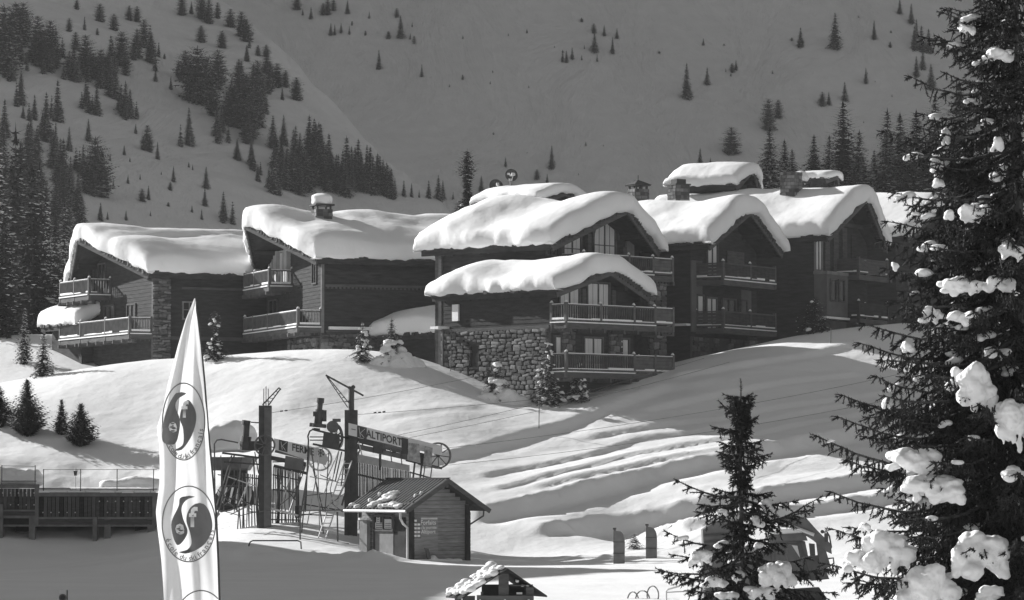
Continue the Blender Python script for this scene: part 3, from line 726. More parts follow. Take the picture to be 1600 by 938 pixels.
# --- chalet six: behind the big spruce
bz = 7.0
r6, w6, g = chalet('snow-roofed chalet at the right, half hidden behind the big spruce', 1400, 238, 60, 9, 12, 'L', 372, bz, 30, .4, 1.0, .4, 1.1, 12)
roof(r6, 9, 12, g['zE'], R(28), .4, 1.0, .4, 1.2, 12, nu=24, nv=20)
clad(r6, g, .5, 'L')
chimney(r6, 0, 9.0, g['zr'] - .4, g['zr'] + 1.2, 1.0, .9, True, .8, 9)

def small_roof(label, px, Y, psi, W, L, eave_py, base_z, pitch, T, seed, tfun=None, nu=26):
    r_, w_, g_ = chalet(label, px, Y, psi, W, L, 'L', eave_py, base_z, pitch, .5, .6, .4, T, seed)
    roof(r_, W, L, g_['zE'], R(pitch), .5, .6, .4, T, seed, nu=nu, nv=22, tfun=tfun); return r_, g_
rA, gA = small_roof('small upper roof with thick snow behind the tall middle chalet, two satellite dishes beside it', 838, 232, 46, 3.2, 4.2, 314, 9, 20, .75, 21)
rB, gB = small_roof('small upper roof with long snow slab above the steep-gabled chalet', 1142, 236, 62, 2.6, 3.2, 291, 9, 38, .8, 22)
rC, gC = small_roof('low porch with rounded snow roof between the second and middle chalets', 690, 219, 40, 4.2, 5.2, 522, 6.0, 20, 1.1, 23)
rD, gD = small_roof('small snow-covered outbuilding left of the leftmost chalet', 128, 240, 30, 5.0, 5.0, 508, 6.5, 24, 1.1, 24)
rE, gE = small_roof('small snowy dormer roof behind the pointed gable chalet', 1283, 256, 60, 1.2, .8, 280, 12, 20, .5, 25, nu=14)

def dish(px, py, Y, r, label, tilt):
    c = P(px, py, Y); t = thing('satellite_dish', label, 'satellite dish', c, 0, None)
    m = MB(); n = 24; vs = [(0, .12, 0)]; fs = []
    for k in (1, 2, 3):
        for j in range(n): a = 2 * PI * j / n; q = r * k / 3; vs.append((q * math.cos(a), .12 - .14 * (k / 3) ** 2, q * math.sin(a)))
    for j in range(n): fs.append((0, 1 + j, 1 + (j + 1) % n))
    for k in (0, 1):
        for j in range(n): fs.append((1 + k * n + j, 1 + k * n + (j + 1) % n, 1 + (k + 1) * n + (j + 1) % n, 1 + (k + 1) * n + j))
    m.add(vs, fs); m.ring((0, -.02, 0), (0, 1, 0), r, .04, .04, 24); m.build('reflector', 'metal_dark', t, smooth=False)
    m = MB(); m.tube([(0, .1, -.1), (0, .35, -.3), (0, .35, -3.0)], .05); m.build('mast', 'metal_mid', t)
    m = MB(); m.tube([(0, -.02, -r + .05), (.02, -.5, -.1)], .025); m.box(-.09, .09, -.6, -.45, -.16, 0); m.build('feed_arm', 'metal_light', t)
    s = MB(); rr = random.Random(int(px))
    for i in range(5): a, b = rr.uniform(-.5, .5) * r, rr.uniform(-.8, .2) * r; s.box(a - .07, a + .09, -.06, .0, b - .05, b + .08)
    s.build('snow_spots', 'snow_tree', t); t.rotation_euler = (tilt, 0, R(12))
dish(775, 291, 236, .46, 'lower left satellite dish half sunk behind the small upper roof', -.3)
dish(799, 274, 236, .42, 'upper satellite dish flecked with snow above the small upper roof', -.2)

# turret chimney and stone chimney behind chalets three and four
def free_chimney(px, py_top, Y, label, hip):
    c = P(px, py_top, Y); t = thing('stone_chimney', label, 'chimney', (c.x, c.y, 8), R(30))
    z1 = c.z - 8; k = chimney(t, 0, 0, 0, z1 - (.55 if hip else .3), 1.0, 1.0, False, 0, int(px))
    m = MB()
    if hip:
        for a in (-.4, 0, .4):
            for b in (-.4, .4): m.box(a - .06, a + .06, b - .06, b + .06, z1 - .55, z1 - .3)
        m.box(-.6, .6, -.6, .6, z1 - .3, z1 - .22)
        m.add([(-.65, -.65, z1 - .22), (.65, -.65, z1 - .22), (.65, .65, z1 - .22), (-.65, .65, z1 - .22), (0, 0, z1 + .12)], [(0, 1, 4), (1, 2, 4), (2, 3, 4), (3, 0, 4), (3, 2, 1, 0)])
        m.tube([(0, 0, z1 + .1), (0, 0, z1 + .4)], .03)
    else:
        m.box(-.58, .58, -.58, .58, z1 - .3, z1 - .2); m.box(-.35, .35, -.35, .35, z1 - .2, z1 + .1)
    m.build('chimney_cap', 'slate', t)
free_chimney(997, 284, 235, 'stone chimney turret with a pointed cap behind the middle chalet roof', True)
free_chimney(1060, 283, 232, 'square stone chimney left of the small upper roof', False)

# ------------------------------------------------------------------ trees: light meshes (needle sprays and snow pads as many small faces)
def crown(rng, Ht, Rd, shape, n_w, leaf, snow, droop=.35, z0=.04, per=7, upt=.0):
    T = []; Mi = []
    def tri(a, b, c, m): T.append((a, b, c)); Mi.append(m)
    for i in range(n_w):
        t = z0 + (1 - z0) * (i + rng.uniform(-.35, .35)) / n_w; t = min(max(t, z0), .985)
        rad = Rd * shape(t) * rng.uniform(.72, 1.15); nb = max(3, int(per * (.5 + shape(t)) + rng.uniform(-1, 1)))
        a0 = rng.uniform(0, 6.28)
        for k in range(nb):
            a = a0 + 2 * PI * k / nb + rng.uniform(-.35, .35); L_ = rad * rng.uniform(.5, 1.25); z = t * Ht + rng.uniform(-.3, .3) * Ht / n_w
            d = Vector((math.cos(a), math.sin(a), 0)); sd = Vector((-d.y, d.x, 0)); up = Vector((0, 0, 1))
            ns = max(2, int(L_ / leaf * 1.6) + 1)
            for s in range(ns + 1):
                f = (s + .4) / (ns + .6); c = d * (L_ * f) + up * (z - droop * L_ * f * f + upt * L_ * f)
                lw = leaf * (1.05 - .45 * f) * rng.uniform(.7, 1.3) * (.35 + .75 * (1 - t))
                for q in (-1, 1):
                    e = c + d * lw * rng.uniform(.3, .9) + sd * (q * lw * rng.uniform(.5, 1.0)) - up * lw * rng.uniform(.0, .5)
                    tri(c - d * lw * .35 + up * .12 * lw, c + d * lw * .25 - up * .25 * lw, e, 0)
                if rng.random() < .6:
                    tri(c - sd * lw * .25, c + sd * lw * .25, c - up * lw * rng.uniform(.5, 1.0) + d * lw * .3, 0)
                if rng.random() < snow:
                    q = lw * rng.uniform(.4, .85); o = c + up * lw * .2 + d * lw * .35
                    tri(o - sd * q * .8 - d * q * .5, o + d * q - up * q * .2, o + sd * q * .8 - d * q * .3, 1)
                    tri(o - sd * q * .8 - d * q * .5, o + d * q - up * q * .2, o - up * q * .45, 1)
            if f > .5: tri(c, c + sd * leaf * .15, c + d * leaf * 1.3 + up * leaf * .35, 0)
    for k in range(5):   # leader
        a = k * 1.3; tri(Vector((.06 * Ht * .2 * math.cos(a), .06 * Ht * .2 * math.sin(a), Ht * .93)), Vector((0, 0, Ht * .95)), Vector((0, 0, Ht * (1 + .01 * k))), 0)
    V = np.array([[tuple(v) for v in t] for t in T]).reshape(-1, 3)
    return V, np.arange(len(V)).reshape(-1, 3), np.array(Mi)
sh_spr = lambda t: (1 - t) ** .85 * (1 if t > .08 else .75) + .02
sh_nar = lambda t: .95 * (1 - t) ** .8 * min(1, .5 + 3 * t) + .01
sh_rnd = lambda t: max(.08, (1 - ((t - .38) / .66) ** 2)) ** .6 if t < .98 else .1
sh_are = lambda t: (.55 + .45 * math.sin(t * 9)) * (1 - t) ** .6 + .08
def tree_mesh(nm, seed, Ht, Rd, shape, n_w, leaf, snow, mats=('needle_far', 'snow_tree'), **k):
    rng = random.Random(seed); V, Fc, Mi = crown(rng, Ht, Rd, shape, n_w, leaf, snow, **k)
    tb = MB(); tb.tube([(0, 0, -.8 * Ht * .1), (0, 0, Ht * .5), (0, 0, Ht * .97)], Ht * .014, 5, .01 * Ht * .1)
    tv = np.array(tb.v); tf = []
    for f in tb.f:
        for j in range(1, len(f) - 1): tf.append((f[0], f[j], f[j + 1]))
    tf = np.array(tf) + len(V)
    return mesh_np('_' + nm, np.vstack([V, tv]), np.vstack([Fc, tf]), [*mats, 'bark'], midx=np.concatenate([Mi, np.full(len(tf), 2)]))
VAR = {'s': [], 'r': [], 'd': [], 'f': []}
for k in range(4):
    VAR['s'].append(tree_mesh('spruce', 10 + k, 10, 1.9, sh_nar, 28, .75, .26, z0=.03, droop=.6, per=8))
    VAR['r'].append(tree_mesh('pine', 20 + k, 10, 2.5, sh_rnd, 24, .85, .24, z0=.02, droop=.1, upt=.3, per=10))
    VAR['d'].append(tree_mesh('snowy_spruce', 30 + k, 10, 2.0, sh_spr, 28, .7, .45, z0=.03, droop=.6, per=8))
    VAR['f'].append(tree_mesh('tall_spruce', 40 + k, 10, 2.1, sh_spr, 36, .6, .2, z0=.02, droop=.6, per=9))
for k in range(4):
    VAR.setdefault('n', []).append(tree_mesh('near_spruce', 60 + k, 10, 2.0, sh_spr, 40, .5, .07, z0=.02, droop=.6, per=9, mats=('needle_mid', 'snow_tree')))
    VAR.setdefault('m', []).append(tree_mesh('near_snowy_spruce', 70 + k, 10, 1.9, sh_spr, 34, .5, .5, z0=.03, droop=.6, per=9, mats=('needle_mid', 'snow_tree')))
_ti = [0]
def far_tree(px, py, hpx, kind, label=None, name=None, Y=None, group=None, wide=1.0):
    _ti[0] += 1; rr = random.Random(_ti[0] * 7 + 3)
    if Y is None:
        p = ray(px, py, 300, 1200, base_h)
    else:
        p = P(px, py, Y)
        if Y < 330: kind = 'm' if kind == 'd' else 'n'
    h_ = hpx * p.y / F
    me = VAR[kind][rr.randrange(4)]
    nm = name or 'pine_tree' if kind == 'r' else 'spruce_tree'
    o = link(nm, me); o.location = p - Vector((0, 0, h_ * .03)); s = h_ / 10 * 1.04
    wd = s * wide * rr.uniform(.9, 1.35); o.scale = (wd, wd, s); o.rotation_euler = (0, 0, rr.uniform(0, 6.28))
    kd = {'s': 'narrow dark spruce', 'r': 'dark round-topped pine', 'd': 'snow-flecked spruce', 'f': 'dark spruce'}.get(kind, 'dark spruce')
    if label is None:
        sz = 'tiny' if hpx < 15 else 'small' if hpx < 28 else 'mid-sized' if hpx < 48 else 'tall'
        if px < 250: rg = 'high on the left hillside' if py < 160 else 'above the leftmost chalet'
        elif px < 425: rg = 'atop the left hill spur' if py < 110 else 'midway up the left hill spur' if py < 230 else 'just above the first two chalets'
        elif px < 700: rg = 'on the upper slope left of centre' if py < 165 else 'behind the second chalet ridge'
        elif px < 1000: rg = 'on the slope above the middle chalet'
        elif px < 1240: rg = 'on the slope above the steep-gabled chalet'
        else: rg = 'on the slope beside the big spruce'
        if kind != 'd' and py < 60 and px > 700: rg += ' near the top'
        label = f'{sz} {kd} {rg}'
    tag(o, label, 'tree', group or label + ' group')
    return o
FT = '''120,16,17r 156,34,28r 178,48,26r 202,33,24r 214,36,26r 152,55,11r 225,75,45r 214,91,45r 236,100,42r 248,90,24s 257,93,9r 243,128,21s 267,142,23s
314,67,27r 347,76,28r 326,38,38r 315,30,38r 340,30,26r 284,25,30r 299,22,20s 360,44,30r 377,58,40r 385,66,35r 308,160,85r 290,130,50r 322,165,75r 340,130,52r 339,215,50d 295,228,60d 346,206,40d
386,97,26s 377,150,55s 362,180,55s 373,195,90r 384,200,80r 391,218,60r 370,252,34d 393,262,45d 230,236,40r 246,250,28s 212,210,16s 69,108,60r 78,107,75r 58,95,70r 87,88,45s 25,75,70r 36,65,60r 6,110,100r 18,126,40d 33,97,40d
33,165,55s 36,185,20s 90,192,68s 72,215,70s 54,188,40s 7,213,58s 108,50,22r 118,80,30r 116,127,60d 108,120,40r 133,115,60r 132,48,22s 134,168,45s 151,181,48s 145,123,40r 158,128,50r 173,110,55d 190,105,55r 170,140,50r 181,156,50d 196,182,55d 203,184,45d
48,228,50d 87,232,40s 83,262,60d 94,287,70d 108,236,38d 138,222,36s 149,305,90r 160,300,60d 130,276,50d 172,252,12s 177,297,18s 200,287,14s 194,243,16s 203,254,8s 271,285,25s 266,299,14r 222,317,22r 232,315,25s 322,296,35d 320,323,28s 349,345,45s
295,262,9s 301,266,9s 252,274,6s 219,281,9s 263,325,9r 300,332,11s 315,345,18s 197,345,16s 235,340,10s 157,345,28s 168,345,14s
385,95,25s 403,88,17r 416,90,20r 417,116,30r 433,137,38r 446,137,27r 463,157,36r 441,157,20d 422,140,40r 373,123,30r 360,176,45s 371,190,70d 385,200,60d 403,176,60d 389,225,45d 392,258,35d 371,251,32d 403,285,28s 420,295,32d 438,306,10s
402,150,55r 411,165,50d 396,160,60s 380,175,60r 407,200,50d
617,308,30s 631,308,26s 643,308,22s 655,309,12s 670,310,28s 685,312,38d 692,312,30s 708,314,14s 752,300,25s
464,17,25r 473,24,10s 486,30,19s 505,25,20r 512,24,25r 521,18,20r 543,22,22s 577,31,14d 517,56,20s 523,55,17s 533,53,17s 546,55,14s 550,40,7r 571,56,8r 592,109,31s 626,60,36s 620,29,16r 607,63,14r 647,70,14r 659,120,20s 641,64,12s 723,127,10r 644,42,7s 766,132,6s
928,53,16r 929,82,34d 933,99,14d 944,58,19s 964,61,17s 957,84,26s 879,97,19s 885,98,19s 894,94,20s 913,78,8s 909,96,10s 1099,71,11s 1073,155,56s 1105,133,28d 1144,115,16r 1150,110,16s 1134,113,6s 790,262,17s 862,264,36s 839,283,18r 855,288,16s 904,275,5s 1094,259,28s 1110,254,8s 1143,243,44r 1045,286,11s 1201,205,50r 1216,185,29r
1251,75,32s 1305,76,56s 1366,62,30s 1391,76,11r 1353,131,25s 1285,168,24r 1295,166,22s 1406,23,25s 1424,38,32s 1429,80,40s 1440,82,42s 1451,83,38s 1432,120,32s 1442,110,35s 1320,160,32s 1455,140,40s 1432,60,30s'''
for tk in FT.split():
    a, b, c = tk.split(','); far_tree(float(a), float(b), float(c[:-1]), c[-1])
rr = random.Random(78)
def merged(name, items, label, cat):
    Vs, Fs, Ms, off = [], [], [], 0
    for p, wd, hs, rz, me in items:
        n = len(me.vertices); v = np.empty(n * 3, np.float32); me.vertices.foreach_get('co', v); v = v.reshape(-1, 3) * np.array([wd, wd, hs], np.float32)
        c, q = math.cos(rz), math.sin(rz); v = np.stack([v[:, 0] * c - v[:, 1] * q + p.x, v[:, 0] * q + v[:, 1] * c + p.y, v[:, 2] + p.z], 1)
        f = np.empty(len(me.polygons) * 3, np.int32); me.polygons.foreach_get('vertices', f); mi = np.empty(len(me.polygons), np.int32); me.polygons.foreach_get('material_index', mi)
        Vs.append(v); Fs.append(f.reshape(-1, 3) + off); Ms.append(mi); off += n
    o = mesh_np(name, np.vstack(Vs), np.vstack(Fs), ['needle_far', 'snow_tree', 'bark'], midx=np.concatenate(Ms), kind='stuff'); tag(o, label, cat); return o
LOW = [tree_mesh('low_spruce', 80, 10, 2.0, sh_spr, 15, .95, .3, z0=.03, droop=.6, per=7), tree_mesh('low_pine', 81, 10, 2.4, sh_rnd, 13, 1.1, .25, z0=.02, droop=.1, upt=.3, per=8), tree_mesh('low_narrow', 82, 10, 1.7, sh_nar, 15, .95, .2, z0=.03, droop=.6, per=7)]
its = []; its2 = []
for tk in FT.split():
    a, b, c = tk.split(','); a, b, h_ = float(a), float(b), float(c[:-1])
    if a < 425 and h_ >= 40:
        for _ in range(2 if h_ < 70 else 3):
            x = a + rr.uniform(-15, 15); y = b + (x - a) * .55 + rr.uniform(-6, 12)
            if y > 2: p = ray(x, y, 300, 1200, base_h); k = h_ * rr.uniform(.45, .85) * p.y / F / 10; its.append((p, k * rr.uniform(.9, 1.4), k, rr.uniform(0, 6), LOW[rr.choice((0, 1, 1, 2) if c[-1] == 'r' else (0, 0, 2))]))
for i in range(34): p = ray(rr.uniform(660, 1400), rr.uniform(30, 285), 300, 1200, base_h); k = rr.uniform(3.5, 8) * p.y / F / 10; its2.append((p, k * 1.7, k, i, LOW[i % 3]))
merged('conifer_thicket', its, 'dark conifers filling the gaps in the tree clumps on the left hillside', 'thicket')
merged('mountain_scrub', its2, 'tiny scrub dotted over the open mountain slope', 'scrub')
rr = random.Random(77)
def crest(x): return float(np.interp(x, [420, 450, 470, 500, 550, 580, 600, 620], [150, 172, 182, 205, 224, 242, 262, 285]))
for i in range(62):
    x = 424 + 190 * (i + rr.random()) / 62; c = crest(x); base = rr.uniform(c + 40, 308) if c + 40 < 308 else 310; h_ = min(rr.uniform(44, 74), base - c + 12)
    far_tree(x, base, h_, rr.choice('sssfd'), 'dark spruce in the dense band running down behind the second chalet', group='dense spruce band behind the second chalet')
for i in range(34):
    x = rr.uniform(-15, 128) ; y = rr.uniform(300, 372) + max(0, (40 - x)) * .2
    far_tree(x, y, rr.uniform(55, 105) * (1.0 if x > 60 else 1.25), rr.choice('ffsdf'), 'dark spruce in the thick forest on the hill foot at the far left', group='forest on the hill foot at far left', Y=rr.uniform(400, 470))
for i, (x, y, h_, Y) in enumerate([(-8, 560, 330, 262), (22, 575, 370, 268), (48, 590, 330, 258), (70, 560, 250, 262), (5, 600, 260, 250), (85, 540, 200, 270), (38, 600, 120, 240), (-20, 600, 300, 250), (60, 520, 260, 285), (100, 500, 180, 290), (30, 470, 240, 300)]):
    far_tree(x, y, h_, 'f' if i % 3 else 'd', 'tall dark spruce crowding the left edge beside the leftmost chalet', Y=Y, group='tall spruces at the left edge', wide=.95)
for (x, y, h_, k, Y, lb) in [(1203, 300, 100, 'd', 275, 'heavily snowed spruce standing behind the chimney between the two right chalets'), (1226, 300, 80, 'f', 285, 'dark spruce just right of the heavily snowed one behind the right roofs'), (1238, 296, 62, 'd', 280, 'shorter snowy spruce behind the pointed gable roof ridge'),
                      (1272, 290, 78, 's', 300, 'slim spruce left of the tall group behind the pointed gable chalet'), (1318, 300, 140, 'f', 290, 'tallest broad spruce rising behind the pointed gable chalet'), (1296, 300, 88, 'd', 285, 'snow-dusted spruce on the left flank of the tallest broad spruce'),
                      (1343, 300, 95, 'd', 285, 'snow-dusted spruce on the right flank of the tallest broad spruce'), (1387, 300, 128, 'd', 280, 'snowy spire spruce behind the rightmost roof, left one of two'), (1407, 300, 122, 'd', 284, 'snowy spire spruce behind the rightmost roof, right one of two'),
                      (1366, 295, 60, 'f', 290, 'low dark spruce between the tall group and the snowy spires'), (1432, 305, 130, 'f', 278, 'dark spruce half covered by the big near spruce, upper right'), (1462, 310, 160, 'f', 275, 'dark spruce mostly hidden behind the big near spruce'),
                      (1500, 320, 190, 'f', 270, 'dark spruce deep behind the trunk side of the big near spruce')]:
    far_tree(x, y, h_, k, lb, Y=Y, group='spruces behind the right roofs', wide=1.55)
for i in range(0):
    x = -30 - rr.uniform(0, 26); y = 182 - i * 3.2 + .5 * (-30 - x); o = link('spruce_tree', VAR['f'][i % 4]); o.location = (x, y, h1(x, y) - .3); s = rr.uniform(.6, .95); o.scale = (s, s, s); o.rotation_euler = (0, 0, i)
    tag(o, 'dark spruce on the snow bank outside the left edge of the view', 'tree', 'spruces on the bank beyond the left edge')

# ------------------------------------------------------------------ mid trees near the chalets, with trunk, crown and snow pads
def mid_tree(name, label, px, py, Y, Ht, Rd, shape, seed, snow=.3, pads=10, pad=.3, leaf=.22, group=None, droop=.35, upt=0, n_w=22, per=8, z=None, mound=False):
    p = gat(px, py, Y) if z is None else P(px, py, Y)
    if z is None: p.z = h1(p.x, p.y)
    t = thing(name, label, 'tree', p, 0, group); rng = random.Random(seed)
    m = MB(); m.tube([(0, 0, -.6), (0, 0, Ht * .5), (0, 0, Ht * .98)], Ht * .016 + .02, 6, .012); m.build('trunk', 'bark', t)
    pads = int(pads * (.95 if seed in (54, 55, 56, 51) else .6)); V, Fc, Mi = crown(rng, Ht, Rd, shape, int(n_w * 1.25), leaf, snow * .75, droop=droop, upt=upt, per=per)
    mesh_np('crown', V, Fc, ['needle', 'snow_tree'], t, midx=Mi)
    L_ = []
    for k in range(pads):
        f = rng.uniform(.08, .93); a = rng.uniform(0, 6.28) if rng.random() < .35 else rng.uniform(PI, 2 * PI); r_ = Rd * shape(f) * rng.uniform(.55, .9); q = pad * (1.0 - .5 * f) * rng.uniform(.5, 1.05)
        c = Vector((r_ * math.cos(a), r_ * math.sin(a), f * Ht - droop * r_ * .6 + .04))
        L_.append((c, (q, q * .9, q * .55))); L_.append((c + Vector((math.cos(a) * q * .7, math.sin(a) * q * .7, -q * .35)), (q * .65, q * .6, q * .36)))
    if L_: blob('snow_clumps', L_, t, .045, seed, kind='stuff', disp=.08)
    if mound: blob('snow_mound', [((-.35, -.25, -.1), (.8, .6, .5)), ((.55, -.3, -.2), (.9, .7, .75)), ((.9, -.1, -.3), (1.1, .6, .6)), ((.1, -.3, .3), (.35, .3, .45)), ((-.8, -.2, -.2), (.6, .5, .35))], t, .06, seed, disp=.12)
    return t
mid_tree('spruce_tree', 'slim young spruce with tiers of snow, left of the slumped one on the crest', 566, 545, 208, 2.3, .8, sh_spr, 51, .5, 22, .2, .16)
mid_tree('spruce_tree', 'bent young spruce buried under a big snow lump on the crest', 612, 545, 208, 2.5, 1.0, sh_spr, 52, .5, 16, .5, .2, mound=True)
mid_tree('fir_tree', 'dark fir with hanging snowy boughs in front of the leftmost chalet', 336, 562, 211, 2.9, 1.0, sh_are, 53, .3, 22, .22, .2)
mid_tree('spruce_tree', 'small snow-laden spruce beside a cone of snow at the stone wall', 776, 624, 198, 2.3, .95, sh_spr, 54, .6, 14, .42, .18, mound=True)
mid_tree('spruce_tree', 'tallest snowy spruce before the stone wall of the low wing', 856, 632, 196, 3.9, 1.15, sh_spr, 55, .65, 60, .2, .2)
mid_tree('spruce_tree', 'shorter snowy spruce right of the tallest one, under the lower balcony', 905, 628, 196.5, 2.4, .85, sh_spr, 56, .6, 34, .18, .17)
mid_tree('spruce_tree', 'dark bush-like spruce against the wall of the pointed gable chalet', 1272, 520, 220, 2.2, .95, sh_rnd, 57, .1, 4, .25, .2)
mid_tree('pine_tree', 'bushy young pine on the slope at the left edge above the deck', 42, 682, 198, 3.2, 1.25, sh_spr, 58, .06, 0, .2, .3, droop=-.1, upt=.3, n_w=32, per=12)
mid_tree('pine_tree', 'low twin-topped young pine on the slope, right of the bushy one', 126, 698, 196, 2.4, 1.05, sh_spr, 59, .06, 0, .2, .28, droop=-.1, upt=.35, n_w=26, per=12)
mid_tree('pine_tree', 'slender pine sapling touching the low twin-topped pine', 96, 680, 197, 2.0, .5, sh_spr, 60, .04, 0, .2, .24, droop=-.1, upt=.4, n_w=20, per=9)
mid_tree('pine_tree', 'partly cropped pine bush at the very left edge of the slope', -4, 668, 199, 2.4, 1.1, sh_spr, 61, .1, 3, .25, .3, droop=-.1, upt=.35, n_w=26, per=12)
mid_tree('spruce_tree', 'dark spruce with bare snowy top behind the second chalet ridge', 730, 360, 245, 5.4, 1.45, sh_are, 62, .25, 8, .25, .42, z=1, n_w=40, per=10)
mid_tree('spruce_tree', 'low dark shrub at the foot of the steep-gabled chalet', 1092, 556, 214, 1.1, .7, sh_rnd, 63, .2, 4, .2, .16)
mid_tree('spruce_tree', 'snow-dusted spruce at the left foot of the leftmost chalet', 68, 588, 222, 2.6, .9, sh_spr, 64, .5, 16, .2, .2)
def sapling(px, py, Y, h_, label, seed):
    p = gat(px, py, Y); p.z = h1(p.x, p.y); t = thing('sapling', label, 'sapling', p); rng = random.Random(seed); m = MB()
    m.tube([(0, 0, -.3), (.03, 0, h_ * .5), (0, 0, h_)], .03, 5, .01); m.build('stem', 'bark', t)
    for k in range(9):
        z = h_ * rng.uniform(.2, .9); a = rng.uniform(0, 6.28); l = rng.uniform(.2, .5) * (1.2 - z / h_)
        q = MB(); q.tube([(0, 0, z), (l * .5 * math.cos(a), l * .5 * math.sin(a), z + l * .7), (l * .7 * math.cos(a), l * .7 * math.sin(a), z + l * 1.4)], .014, 4, .005); q.build('twig', 'bark', t)
sapling(704, 580, 204, 2.4, 'bare thin sapling on the mound in front of the stone wall', 1)
sapling(690, 572, 207, 1.3, 'short bare sapling left of the thin one by the porch', 2)

# ------------------------------------------------------------------ near spruces
def near_spruce(label, px, Y, z_top, z_base, Lfun, nb, seed, custom=(), clumps=(), dens=110, trunk_r=.12, maxright=None, lead=.5, nsnow=40, zvis=None, hang=1, csag=.07):
    base = P(px, 469, Y); base.z = z_base; t = thing('spruce_tree', label, 'tree', base); rng = random.Random(seed); Ht = z_top - z_base
    m = MB(); m.tube([(0, 0, -.5), (.02, 0, Ht * .4), (-.01, 0, Ht * .8), (0, 0, Ht)], trunk_r, 9, .012); m.build('trunk', 'bark', t)
    twigs = []; wood = MB(); tips = []
    def grow(p0, p1, sag, width, fine=1.0):
        """branch from the trunk to a tip, side twigs hang from it"""
        p0 = Vector(p0); p1 = Vector(p1); L_ = (p1 - p0).length; n = max(5, int(L_ / .16)); pts = []
        for i in range(n + 1):
            f = i / n; pts.append(p0.lerp(p1, f) + Vector((0, 0, -sag * L_ * math.sin(PI * f) )) + Vector((rng.uniform(-.012, .012), rng.uniform(-.012, .012), rng.uniform(-.012, .012))))
        wood.tube(pts, .012 + .011 * L_, 5, .006)
        d = (p1 - p0).normalized(); sd = d.cross(Vector((0, 0, 1))).normalized()
        for i in range(1, n + 1):
            f = i / n
            if f < .12: continue
            for q in (-1, 1):
                if rng.random() < .12: continue
                l = width * (1.05 - f) ** .7 * rng.uniform(.6, 1.1) + .07
                a = rng.uniform(.5, .95); v = (d * (1 - a * .45) + sd * q * a + Vector((0, 0, rng.uniform(-.55, .1) - .12))).normalized()
                c = pts[i]; e = c + v * l - Vector((0, 0, l * l * .35)); twigs.append((c, e))
                k = int(l / .13)
                for j in range(1, k + 1):
                    g = j / (k + .6); b = c.lerp(e, g)
                    for q2 in (-1, 1):
                        l2 = l * .45 * (1 - g * .6) * rng.uniform(.5, 1.1); v2 = (v * .7 + v.cross(Vector((0, 0, 1))).normalized() * q2 * .7 + Vector((0, 0, -.28 + rng.uniform(-.2, .1)))).normalized()
                        if l2 > .05: twigs.append((b, b + v2 * l2))
        for i in range(n):
            if i / n > .3: twigs.append((pts[i], pts[i + 1]))
            if i / n > .15:
                for _ in range(hang if hang < 2 or p0.z < .42 * Ht else (3 if p0.z < .58 * Ht else 2) if hang > 2 else 0):
                    c = pts[i].lerp(pts[i + 1], rng.random()) + sd * rng.uniform(-.3, .3) * width; l = rng.uniform(.08, .34) * (1.2 - i / n) + .04
                    twigs.append((c, c + Vector((rng.uniform(-.35, .35), rng.uniform(-.35, .35), -1)).normalized() * l))
        twigs.append((pts[-1], pts[-1] + d * .09 + Vector((0, 0, .02)))); tips.append((pts, d, sd))
    for i in range(nb):
        f = (i + rng.uniform(-.4, .4)) / nb; f = min(max(f, 0.02), .985); z = Ht * f; L_ = Lfun(f) * rng.uniform(.75, 1.12); a = i * 2.4 + rng.uniform(-.3, .3)
        if hang > 2 and f > .55 and rng.random() < .12: continue
        if maxright is not None and math.cos(a) > .35 and rng.random() > maxright: continue
        if zvis is not None and z < zvis and rng.random() < .6: continue
        e = Vector((L_ * math.cos(a), L_ * math.sin(a), z + L_ * (.10 - .42 * (1 - f))))
        grow((0, 0, z), e, .06 + .05 * rng.random(), min(.7, (.22 if hang > 2 else .05) + L_ * (.22 if hang > 2 else .32)))
    for (tx, ty, dy, dz, wd) in custom:
        tip = P(tx, ty, Y + dy) - base; r0 = tip.xy.length; z0 = tip.z + dz * r0
        grow((0, 0, min(z0, Ht * .98)), tip, csag, wd)
    wood.build('branches', 'bark', t, kind='stuff')
    # leader
    twigs.append((Vector((0, 0, Ht)), Vector((0, 0, Ht + lead))))
    A = np.array([tuple(a) for a, b in twigs]); B = np.array([tuple(b) for a, b in twigs]); Ln = np.linalg.norm(B - A, axis=1)
    cnt = np.maximum(3, (Ln * dens).astype(int)); ii = np.repeat(np.arange(len(A)), cnt); rs = np.random.RandomState(seed)
    f = rs.rand(len(ii)); D = (B - A) / Ln[:, None]; base_ = A[ii] + (B - A)[ii] * f[:, None]
    rnd = rs.randn(len(ii), 3); rnd -= (rnd * D[ii]).sum(1)[:, None] * D[ii]; rnd /= np.linalg.norm(rnd, axis=1)[:, None] + 1e-9
    dirn = rnd * .75 + D[ii] * .65; dirn /= np.linalg.norm(dirn, axis=1)[:, None]
    side = np.cross(dirn, rnd + .3 * rs.randn(len(ii), 3)); side /= np.linalg.norm(side, axis=1)[:, None] + 1e-9
    ln = rs.uniform(.028, .055, len(ii))[:, None]; wd = .0075
    T = np.stack([base_ - side * wd, base_ + side * wd, base_ + dirn * ln], 1).reshape(-1, 3)
    # twig cores: 3-sided
    px_ = np.cross(D, np.array([0, 0, 1.0]) + 1e-3); px_ /= np.linalg.norm(px_, axis=1)[:, None] + 1e-9; py_ = np.cross(D, px_); rr_ = .011
    r0 = [A + (px_ * math.cos(c) + py_ * math.sin(c)) * rr_ for c in (0, 2.09, 4.19)]; r1 = [B + (px_ * math.cos(c) + py_ * math.sin(c)) * rr_ * .5 for c in (0, 2.09, 4.19)]
    q = []
    for k in range(3):
        l = (k + 1) % 3; q.append(np.stack([r0[k], r0[l], r1[l]], 1)); q.append(np.stack([r0[k], r1[l], r1[k]], 1))
